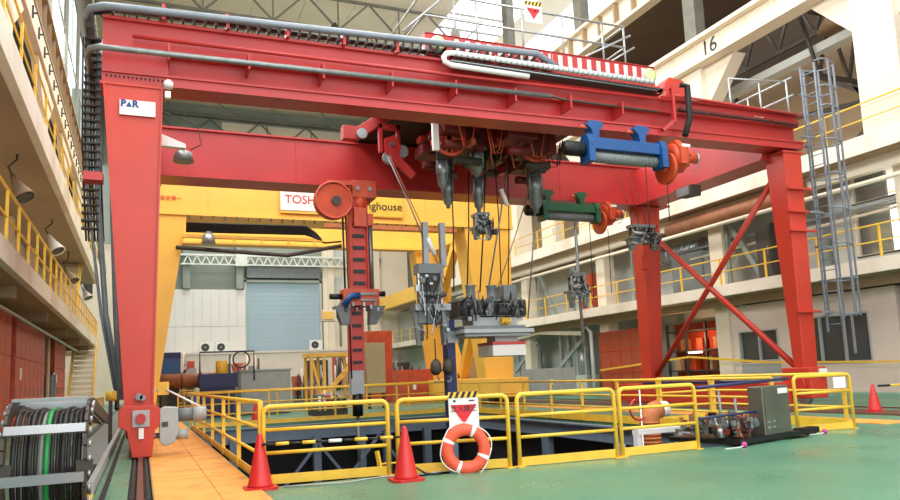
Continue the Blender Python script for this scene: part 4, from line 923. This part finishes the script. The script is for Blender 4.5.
MB().tube([(5.86,19.2,5.6),(5.86,19.2,3.6)],.07,10).build('pipe','steel',MA); MB().tube([(5.06,19.1,5.6),(5.08,19.1,3.4)],.03,6).tube([(5.14,19.1,5.7),(5.2,19.1,1.2)],.02,6).build('cable','cable',MA)
ca=MB().box(5.0,6.0,18.95,19.4,3.15,3.62).build('carriage','brick_red',MA,.02)
for z in (3.28,3.45): MB().box(5.45,5.9,18.9,18.95,z,z+.06).build('slat','steel',ca)
MB().tube([(4.98,18.85,3.15),(5.15,18.8,3.4),(5.4,18.8,3.42)],.09,10).build('blue_hose','blue',ca); MB().cyl((4.65,19.1,3.42),(4.98,19.1,3.42),.08,10).build('knob','black',ca); MB().cyl((6.0,19.1,3.5),(6.2,19.1,3.5),.08,10).build('knob','black',ca)
for s in (-1,1): MB().taper((5.42+s*.38-.1,5.42+s*.38+.1,18.95,19.2),(5.45+s*.5-.2,5.45+s*.5+.2,18.9,19.3),2.65,3.15).build('arm','grey_paint',ca)
for k in range(10): MB().box(5.0+.1*k,5.06+.1*k,18.86,18.95,3.0+.07*(k%3),3.1+.07*(k%3)).build('fitting',R_.choice(BAG),ca)
o=MB().box(4.4,4.78,18.95,19.2,2.75,3.05).build('lamp_box','cream',MA); MB().box(4.43,4.7,18.9,18.95,2.8,3.0).build('lamp_face','rail_yellow',o); MB().bar((4.75,19.1,3.0),(5.0,19.1,3.3),.06,.06).build('bracket','steel',o)

# ================================================================ YELLOW CRANE
YC=T('gantry_crane','big yellow gantry crane standing behind the red one','crane',(7,28,0))
yg=MB().box(-.1,13.5,25.0,26.2,6.88,8.2).box(-.1,13.5,24.93,26.3,6.8,6.88).box(-.1,13.5,24.93,26.3,8.2,8.27).build('front_girder','yellow',YC)
for k in range(5): MB().box(2.0+k*2.6,2.03+k*2.6,24.985,25.0,6.9,8.2).build('weld_seam','yellow',yg)
MB().box(-.1,13.5,31,32,7.05,7.95).build('rear_girder','yellow',YC); MB().box(1.2,12,30.6,30.9,6.9,6.98).build('walkway','yellow',YC)
for k in range(30): MB().box(1.4+k*.38,1.44+k*.38,24.9,24.97,6.68,6.8).build('hook_clip','dark_steel',yg)
MB().taper((.0,.42,25.0,25.7),(-.1,1.36,25.0,26.1),.6,6.85).build('leg','yellow',YC); MB().taper((.0,.42,31.1,31.7),(-.1,1.36,31.0,31.9),.6,6.95).build('leg','yellow',YC)
MB().taper((12.05,13.2,25.0,25.8),(11.4,13.4,25.0,26.1),.95,6.85).build('leg','yellow',YC); MB().taper((12.3,13.2,31.1,31.8),(11.6,13.4,31.0,31.9),.95,6.95).build('leg','yellow',YC)
MB().box(12.0,13.2,23.8,32.6,.3,1.0).build('sill_beam','yellow',YC,.03); MB().box(-.1,.4,23.8,32.6,.2,.8).build('sill_beam','yellow',YC)
for y in (24.3,25.2,31,32): MB().cyl((12.3,y,.28),(12.9,y,.28),.27,18).build('wheel','dark_steel',YC)
for y in (24.3,25.2,31,32): MB().cyl((.0,y,.25),(.3,y,.25),.24,18).build('wheel','dark_steel',YC)
MB().box(-.1,.8,26.2,31,6.9,7.9).build('end_tie','yellow',YC); MB().box(12.4,13.3,26.2,31,6.9,7.9).build('end_tie','yellow',YC)
for a,b_ in (((12.6,28.5,1.0),(12.6,26,5.2)),((12.6,28.5,1.0),(12.6,31,5.2)),((12.6,28.5,6.9),(12.6,26,4.2)),((12.6,28.5,6.9),(12.6,31,4.2))): MB().bar(a,b_,.3,.35,(1,0,0)).build('brace','yellow',YC)
MB().box(1.2,5.9,24.75,24.95,6.02,6.12).box(1.2,5.9,24.75,24.95,5.82,5.88).build('tray','yellow',YC)
for k in range(7): MB().tube([(1.3,24.7-.03*k,6.2+.04*k),(5.2,24.7-.03*k,6.24+.04*k),(5.55,24.75,6.15+.03*k),(5.9,24.8,5.98),(6.5,24.8,6.05)],.035,6).build('cable','cable',YC)
for k in range(5): MB().box(1.9+k*.9,1.96+k*.9,24.74,24.8,5.88,6.02).build('hanger','yellow',YC)
MB().tube([(1.0,24.8,5.68),(4.6,24.8,5.5),(6.5,24.8,5.9)],.07,8).build('cable_trough','dark_steel',YC)
MB().box(5.9,11,24.8,24.95,6.55,6.7).build('roller_track','ochre',YC)
o=MB().lathe([(.22,0),(.2,.2),(.08,.4)],(2.0,24.6,5.8),'z',14).build('floodlight','galv',YC)
sb=MB().box(4.37,8.9,24.9,24.93,7.02,7.95).build('sign_board','yellow',YC); MB().box(4.4,6.35,24.88,24.9,7.12,7.85).build('white_field','white',sb); MB().box(6.4,8.87,24.885,24.9,7.05,7.92).build('yellow_field','rail_yellow',sb)
text('lettering','TOSHIBA',.42,(5.4,24.87,7.5),FRONT,'text_red',sb); text('lettering','Westinghouse',.42,(7.64,24.87,7.42),FRONT,'text_black',sb)
text('lettering','安全第一',.17,(.85,24.98,7.35),FRONT,'text_red',YC)
MB().box(.2,.55,24.96,25,7.75,7.9).build('name_plate','dark_steel',YC)
crane_rail(12.6, 'brown steel crane rail under the right legs of the yellow crane', 23, 45)
tag(MB().box(19.85,20.2,50.2,65,7.2,8.3).build('fascia','yellow'),'yellow fascia board on the far upper right gallery behind the mast','fascia')
# ================================================================ DRAG CHAIN AT LEFT
DC=T('drag_chain','large black cable drag chain loop with silver bars at lower left','cable chain',(-.84,8.6,-.2))
cy,cz,rr_=8.66,.47,.66
def loop(off,x,n=15): return [(x,13.2,cz+rr_-off-.32),(x,10.5,cz+rr_-off-.08),(x,cy+.6,cz+rr_-off)]+[(x,cy+(rr_-off)*math.cos(PI/2+k*PI/n),cz+(rr_-off)*math.sin(PI/2+k*PI/n)) for k in range(n+1)]+[(x,16,cz-rr_+off)]
xs=[-1.12+k*.047 for k in range(13)]
for k,x in enumerate(xs):
    MB().tube(loop(.12+.015*(k%3),x),.02 if k%3 else .024,8).build('cable','green_cable' if k==6 else ('wall_green' if k==5 else 'cable'),DC)
for s,x in ((0,-1.2),(1,-.5)):
    L=loop(.09,x)
    for i in range(len(L)-1):
        if i in (0,1): continue
        MB().bar(L[i],L[i+1],.03,.15,(1,0,0) if False else (0,0,1)).build('side_link','dark_steel',DC)
    MB().bar(L[0],L[2],.03,.15).build('side_plate','dark_steel',DC)
def cross(a,m_):
    y=cy+rr_*math.cos(a); z=cz+rr_*math.sin(a); b=MB().box(-1.2,-.5,-.012,.012,-.048,.048)
    M=Matrix.Translation((0,y,z)) @ Matrix.Rotation(a-PI,4,'X'); b.v=[tuple(M@Vector(v)) for v in b.v]; return b.build('cross_bar',m_,DC)
for a in (96,146,188,236): cross(math.radians(a),'alu' if a<200 else 'galv')
for k in range(12): MB().box(-1.2,-.5,9.0+k*.38,9.08+k*.38,1.07-.075*k*.38,1.1-.075*k*.38).build('cross_bar','galv',DC)
for s in (-1.23,-.46):
    for k in range(14):
        a=PI/2+k*PI/13; MB().cyl((s-.012,cy+rr_*.9*math.cos(a),cz+rr_*.9*math.sin(a)),(s+.012,cy+rr_*.9*math.cos(a),cz+rr_*.9*math.sin(a)),.03,8).build('link_bolt','galv',DC)
t=T('chain_trough','long grey trough guiding the drag chain along the crane rail','trough',(-.9,10,-.3))
MB().box(-1.3,-.5,-2,44,-.3,-.27).build('trough_floor','steel',t); MB().box(-.52,-.49,9.5,44,-.3,.12).box(-.56,-.49,9.5,44,.12,.15).build('side_wall','grey_light',t); MB().box(-1.32,-1.28,9.5,44,-.3,.12).build('side_wall','grey_light',t)
MB().box(-1.18,-.6,13.4,44,-.1,.0).build('chain_run','grey_paint',t)
tag(MB().box(-.42,-.36,-2,40,-.004,.004).build('slot','dark'),'thin dark slot in the green floor beside the left crane rail','slot')
t=T('cable_reel','yellow and black cable reel behind the left crane leg','reel',(-.7,18,0)); MB().cyl((-.72,18,1.05),(-.5,18,1.05),.11,20).build('drum','rail_yellow',t); MB().torus((-.5,18,.95),'x',.36,.05,24,8,-.6,2.4).build('hose','black',t); MB().box(-.66,-.58,17.97,18.03,0,.98).build('stand','dark_steel',t)

# ================================================================ PUMP SKID
A=Vector((7.85,8.1,0)); ang=math.atan2(.6,2.3)
def sk_(b):
    M=Matrix.Translation(A)@Matrix.Rotation(ang,4,'Z'); b.v=[tuple(M@Vector(v)) for v in b.v]; return b
SK=T('pump_skid','black skid base with pump fittings beside the pit fence','skid',tuple(A))
sk_(MB().box(0,1.85,0,1.2,.03,.1).box(1.8,2.33,0,.16,.03,.12)).build('base_plate','black',SK); sk_(MB().box(.1,1.7,.1,.2,0,.03).box(.1,1.7,1.0,1.1,0,.03).box(2.1,2.3,.03,.13,0,.03)).build('runner','black',SK)
rs=random.Random(5)
for k in range(7): 
    u=.02+k*.1; sk_(MB().cyl((u,.3+.1*(k%3),.12),(u,.3+.1*(k%3),.25+.08*(k%4)),.05,10)).build('valve_body',rs.choice(['steel','copper','galv','dark_steel']),SK)
for k in range(150):
    u=rs.uniform(-.05,.68); v=rs.uniform(.03,1.1); z=rs.uniform(.1,.36); s=rs.uniform(.03,.08)
    sk_(MB().box(u,u+s,v,v+s,z,z+s*rs.uniform(.5,1.5))).build('fitting',rs.choice(BAG+['copper','dark_red','ochre','dark_steel']),SK)
for k in range(16):
    u=rs.uniform(-.02,.4); v=rs.uniform(.05,.6); w2=rs.uniform(.15,.3); pts=[(u+w2*j/6,v,.14+.28*(1-math.sin(PI*j/6)*.9)*rs.uniform(.9,1.1)) for j in range(7)]
    sk_(MB().tube(pts,.009,6)).build('hose',rs.choice(['cable','cable','grey_paint','dark_red']),SK)
sk_(MB().torus((.42,.12,.42),'y',.24,.022,20,8,PI,2*PI)).build('curved_pipe','dark_red',SK)
for u,h in ((.2,.8),(.62,.66)): sk_(MB().cyl((u,.4,.1),(u,.4,h),.02,8).box(u-.05,u+.05,.35,.45,h*.5,h*.56)).build('rod','steel',SK)
CB=T('control_cabinet','stainless steel control cabinet standing on the black skid','cabinet',(9.2,8.9,.12))
CA=ang; CX=A.x+.75*math.cos(ang)-.03*math.sin(ang); CY=A.y+.75*math.sin(ang)+.03*math.cos(ang)
def cb_(b):
    M=Matrix.Translation((CX,CY,0))@Matrix.Rotation(CA,4,'Z'); b.v=[tuple(M@Vector(v)) for v in b.v]; return b
cb_(MB().box(0,.77,0,.24,.1,.82)).build('body','stainless',CB,.01); cb_(MB().box(.03,.74,-.015,0,.16,.8)).build('door','stainless',CB); cb_(MB().box(.42,.7,-.022,-.015,.7,.78)).build('name_plate','white',CB)
for z in (.2,.28):
    for u in (.05,.2): cb_(MB().box(u,u+.07,-.024,-.015,z,z+.03)).build('hinge','galv',CB)
for x,y,l in ((7.86,8.04,'pink tied strap at the near corner of the skid'),(10.14,8.62,'pink tied strap at the right end of the skid')):
    t=T('strap',l,'strap',(x,y,0)); MB().lathe([(.01,.0),(.035,.01),(.04,.06),(.015,.08)],(x,y,0),'z',10).build('knot','pink',t); MB().tube([(x-.35,y,.008),(x-.1,y-.02,.012),(x,y,.03)],.008,6).build('tail','white',t)
tag(MB().cyl((7.36,8.36,.86),(9.8,8.95,.9),.024,8).build('barrier_bar','navy'),'upper navy bar closing the gap between the fences behind the skid','barrier','navy bars across the fence gap')
tag(MB().cyl((7.36,8.36,.42),(8.75,8.46,.46),.018,8).build('barrier_bar','navy'),'lower navy bar running from the fence post to the cabinet','barrier','navy bars across the fence gap')
t=T('duct_hose','ochre corrugated duct rising from the pit beside the skid','duct',(7.8,9.6,-.5))
path=[(8.4,10.8,-1.5),(8.4,10.8,.2),(8.43,10.8,.32),(8.52,10.8,.4),(8.62,10.8,.42)]
MB().tube(path,.17,16).build('body','ochre',t)
for k in range(16): MB().torus((8.4,10.8,-.85+k*.07),'z',.172,.02,18,6).build('rib','ochre',t)
MB().cyl((8.62,10.8,.42),(8.78,10.8,.42),.14,12).build('coupling','white',t)
t=T('hand_wheel','red valve wheel behind the fence left of the ochre duct','valve',(7.45,9.9,.5)); MB().torus((8.1,10.7,.45),'y',.18,.022,20,6,PI*.6,PI*1.7).build('rim','red',t); MB().cyl((8.15,10.7,-4.2),(8.15,10.7,.8),.012,6).build('stem','white',t)
t=T('white_sack','white wrapped bundle on the rail bed beside the far cone','bundle',(15.3,10.2,0)); MB().lathe([(.02,.22),(.16,.2),(.26,.12),(.25,.04),(.1,.02)],(15.4,10.6,0),'z',14).build('wrap','white',t); MB().torus((15.4,10.6,.12),'z',.2,.03,14,6).build('cord','steel',t)
tag(MB().tube([(1.5,8.6,.012),(2.2,8.45,.012),(2.7,8.62,.012),(3.2,8.5,.012),(3.6,8.6,.012)],.01,6).build('cord','grey_light'),'thin grey cord lying on the green floor between the cones','cord')
tag(MB().tube([(3.0,8.62,.35),(3.05,8.52,.12),(3.2,8.45,.02),(3.35,8.35,.015)],.012,6).build('cord','cable'),'black cord hanging from the fence beside the second cone','cord')

# ================================================================ BACKGROUND EQUIPMENT
t=T('rusty_pipe','long rust brown cylinder lying beyond the pit on the left','cylinder',(1.5,27.8,1)); MB().cyl((.6,29.4,1.4),(3.0,29.4,1.4),.28,20).build('shell','pipe_rust',t); MB().box(.7,.9,29.1,29.7,0,1.15).build('cradle','dark_steel',t); MB().box(2.4,2.6,29.1,29.7,0,1.15).build('cradle','dark_steel',t)
for k in range(4): MB().torus((.7+k*.7,29.4,1.4),'x',.29,.03,20,6).build('flange','dark_red',t)
t=T('blue_skid','dark blue skid with tubular frame and yellow drum stand','skid',(2.6,28,1.2)); MB().box(1.95,3.3,28,28.8,1.1,1.6).box(2.0,3.2,28.1,28.7,0,1.1).build('base','navy',t)
MB().tube([(1.97,28.1,1.6),(1.97,28.1,2.4),(3.9,28.1,2.4),(3.9,28.1,1.3)],.035,6).build('frame','navy',t); MB().torus((3.45,28.2,2.1),'y',.3,.03,22,6).build('wheel','dark_steel',t)
t=T('drum','small yellow drum on the blue skid','drum',(2.75,28.3,1.6)); MB().lathe([(.2,0),(.21,.02),(.21,.45),(.2,.47)],(2.75,28.3,1.6),'z',18).build('body','rail_yellow',t); MB().torus((2.75,28.3,1.85),'z',.21,.015,18,5).build('hoop','rail_yellow',t)
t=T('grey_tank','large pale grey equipment case beyond the far pit fence','case',(4.3,28.3,0)); MB().box(3.5,5.4,28.9,30.9,.02,1.66).build('body','grey_light',t,.03); MB().box(3.45,5.45,28.85,30.95,1.66,1.72).build('lid','grey_light',t); MB().box(5.41,5.5,29.1,29.3,.3,1.2).build('handle','white',t)
t=T('ladder_platform','yellow steel platform with stair behind the mast','platform',(6.8,28.3,0)); MB().box(5.95,7.7,28,29.2,2.1,2.25).build('deck','yellow',t)
for x in (6.0,6.5,7.6): MB().box(x,x+.1,28,28.1,0,2.1).box(x,x+.1,29.1,29.2,0,2.1).build('leg','yellow',t)
MB().bar((6.05,28.05,2.1),(6.5,28.05,.3),.07,.1).build('brace','yellow',t); MB().bar((7.6,27.8,1.8),(6.2,27.8,.3),.1,.16).build('stringer','yellow',t)
for k in range(6): MB().box(6.3+k*.22,6.5+k*.22,27.7,28.0,.5+k*.24,.53+k*.24).build('tread','yellow',t)
t=T('tan_panel','tan flat cabinet standing right of the mast','cabinet',(8.6,28,0)); MB().box(8.25,9.02,28,28.3,.6,2.6).build('body','tan',t,.01); MB().box(8.3,8.4,28.05,28.2,0,.6).box(8.9,9.0,28.05,28.2,0,.6).build('leg','dark_steel',t)
def crate(x,y,w_,h,m_,l,ribs=5,z=0.):
    t=T('container',l,'container',(x+w_/2,y,z),'containers beyond the pit'); MB().box(x,x+w_,y,y+1,z+.03,z+h).box(x+.1,x+w_-.1,y+.1,y+.9,z,z+.03).build('body',m_,t)
    for k in range(ribs): MB().box(x+.05+k*(w_-.1)/(ribs-1)-.02,x+.05+k*(w_-.1)/(ribs-1)+.02,y-.04,y,z+.05,z+h-.05).build('rib',m_,t)
    MB().box(x+w_*.4,x+w_*.4+.15,y-.05,y-.04,z+h*.4,z+h*.6).build('paper_label','white',t)
crate(10.6,31,1.6,1.5,'brick_red','low red brown container beyond the pit right of the mast',8)
crate(10.2,34.5,1.3,3.5,'brick_red','tall ribbed red brown container behind the mast',9)
crate(13.8,29.5,.9,2.0,'wood','plywood crate behind the yellow crane legs',3)
crate(16.8,30,2.4,1.3,'grey_light','pale grey crate under the right gallery beyond the red leg',4)
crate(7.6,36,1.0,2.2,'dark_steel','dark machine cabinet behind the yellow platform',3)
rs=random.Random(9)
def machine(x,y,w_,h,l,seed,z=0):
    rs=random.Random(seed); t=T('machine',l,'machine',(x+w_/2,y,z),'machines beyond the pit'); MB().box(x,x+w_,y,y+1.2,z,z+h*.3).build('base',rs.choice(['grey_paint','wall_pink','dark_steel']),t)
    for k in range(12):
        a=x+rs.uniform(0,.85)*w_; c=z+rs.uniform(.3,.75)*h; s=rs.uniform(.1,.3)*w_
        MB().box(a,min(a+s,x+w_),y+rs.uniform(0,.3),y+.8,z+h*.3,c+.1*h).build('block',rs.choice(['wall_pink','dark_steel','steel','grey_light','brick_red','grey_paint']),t)
    for k in range(7):
        a=x+rs.uniform(.1,.9)*w_; MB().cyl((a,y-.05,z+h*.2),(a,y-.05,z+h*rs.uniform(.6,1)),.05,8).build('pipe',rs.choice(['steel','dark_steel','wall_pink']),t)
    for k in range(4):
        a=x+rs.uniform(.1,.6)*w_; MB().tube([(a,y-.1,z+h*.8),(a+.2,y-.12,z+h*.5),(a+.5,y-.1,z+h*.7)],.03,6).build('hose','cable',t)
machine(.6,33.3,1.6,2.7,'cluttered machine with pipes behind the rusty cylinder at left',1)
machine(2.9,34,2.4,2.6,'piping rack beyond the blue skid',2)
machine(6.3,33,1.6,1.9,'dark machine seen under the yellow platform',3)
machine(11.2,36,3,2.4,'machine seen between the mast and the yellow crane leg',4)
machine(5.4,24.5,1.1,.9,'small dark pump between the mast and the far pit fence',6)
machine(14.2,36,3,2.3,'machine seen right of the yellow crane leg',7)
machine(9.2,38,2,3.2,'tall machine right behind the tan cabinet',12)
t=T('blue_case','bright blue case beyond the far left railing','case',(.3,27,1)); MB().box(.6,1.4,29.9,30.5,1.6,2.5).build('body','blue',t); MB().box(.65,1.35,30,30.4,0,1.6).build('stand','dark_steel',t); MB().box(.6,1.4,29.85,29.9,2.3,2.5).build('lid','navy',t)
for k in range(7):
    t=T('blue_drum',['leftmost','second','third','fourth','fifth','sixth','rightmost'][k]+' small blue and white drum in the row beyond the left railing','drum',(1.9+k*.5,31.5,0),'row of blue drums beyond the pit'); MB().lathe([(.18,0),(.2,.03),(.2,.7),(.18,.75)],(1.9+k*.5,31.5,0),'z',14).build('body','blue_plastic',t); MB().lathe([(.2,.75),(.2,.9),(.16,.95)],(1.9+k*.5,31.5,0),'z',14).build('lid','white',t)
def aircon(x,y,z,l):
    t=T('air_conditioner',l,'air conditioner',(x,y,z),'air conditioner units on the low wall'); MB().box(x-.55,x+.55,y,y+.4,z,z+.85).build('case','white',t,.02); o=MB().cyl((x-.1,y-.03,z+.42),(x-.1,y,z+.42),.32,20).build('fan_grille','dark_steel',t); MB().cyl((x-.1,y-.05,z+.42),(x-.1,y-.03,z+.42),.1,12).build('fan_hub','steel',o)
aircon(5.0,63.7,3.9,'left white air conditioner unit on the low far wall'); aircon(6.25,63.7,3.9,'second white air conditioner unit on the low far wall'); aircon(14.2,63.7,3.9,'white air conditioner unit under the blue grey shutter')
tag(MB().bar((20.8,19.7,1.15),(20.5,23.5,1.5),.02,.08).bar((20.5,23.5,1.5),(20.6,30,1.1),.02,.08).build('tape','rail_yellow'),'yellow caution tape strung under the right gallery','tape')
tag(MB().bar((20.7,14,1.0),(20.8,19.7,1.15),.02,.06).build('tape','rail_yellow'),'yellow caution tape in front of the windowed room','tape')
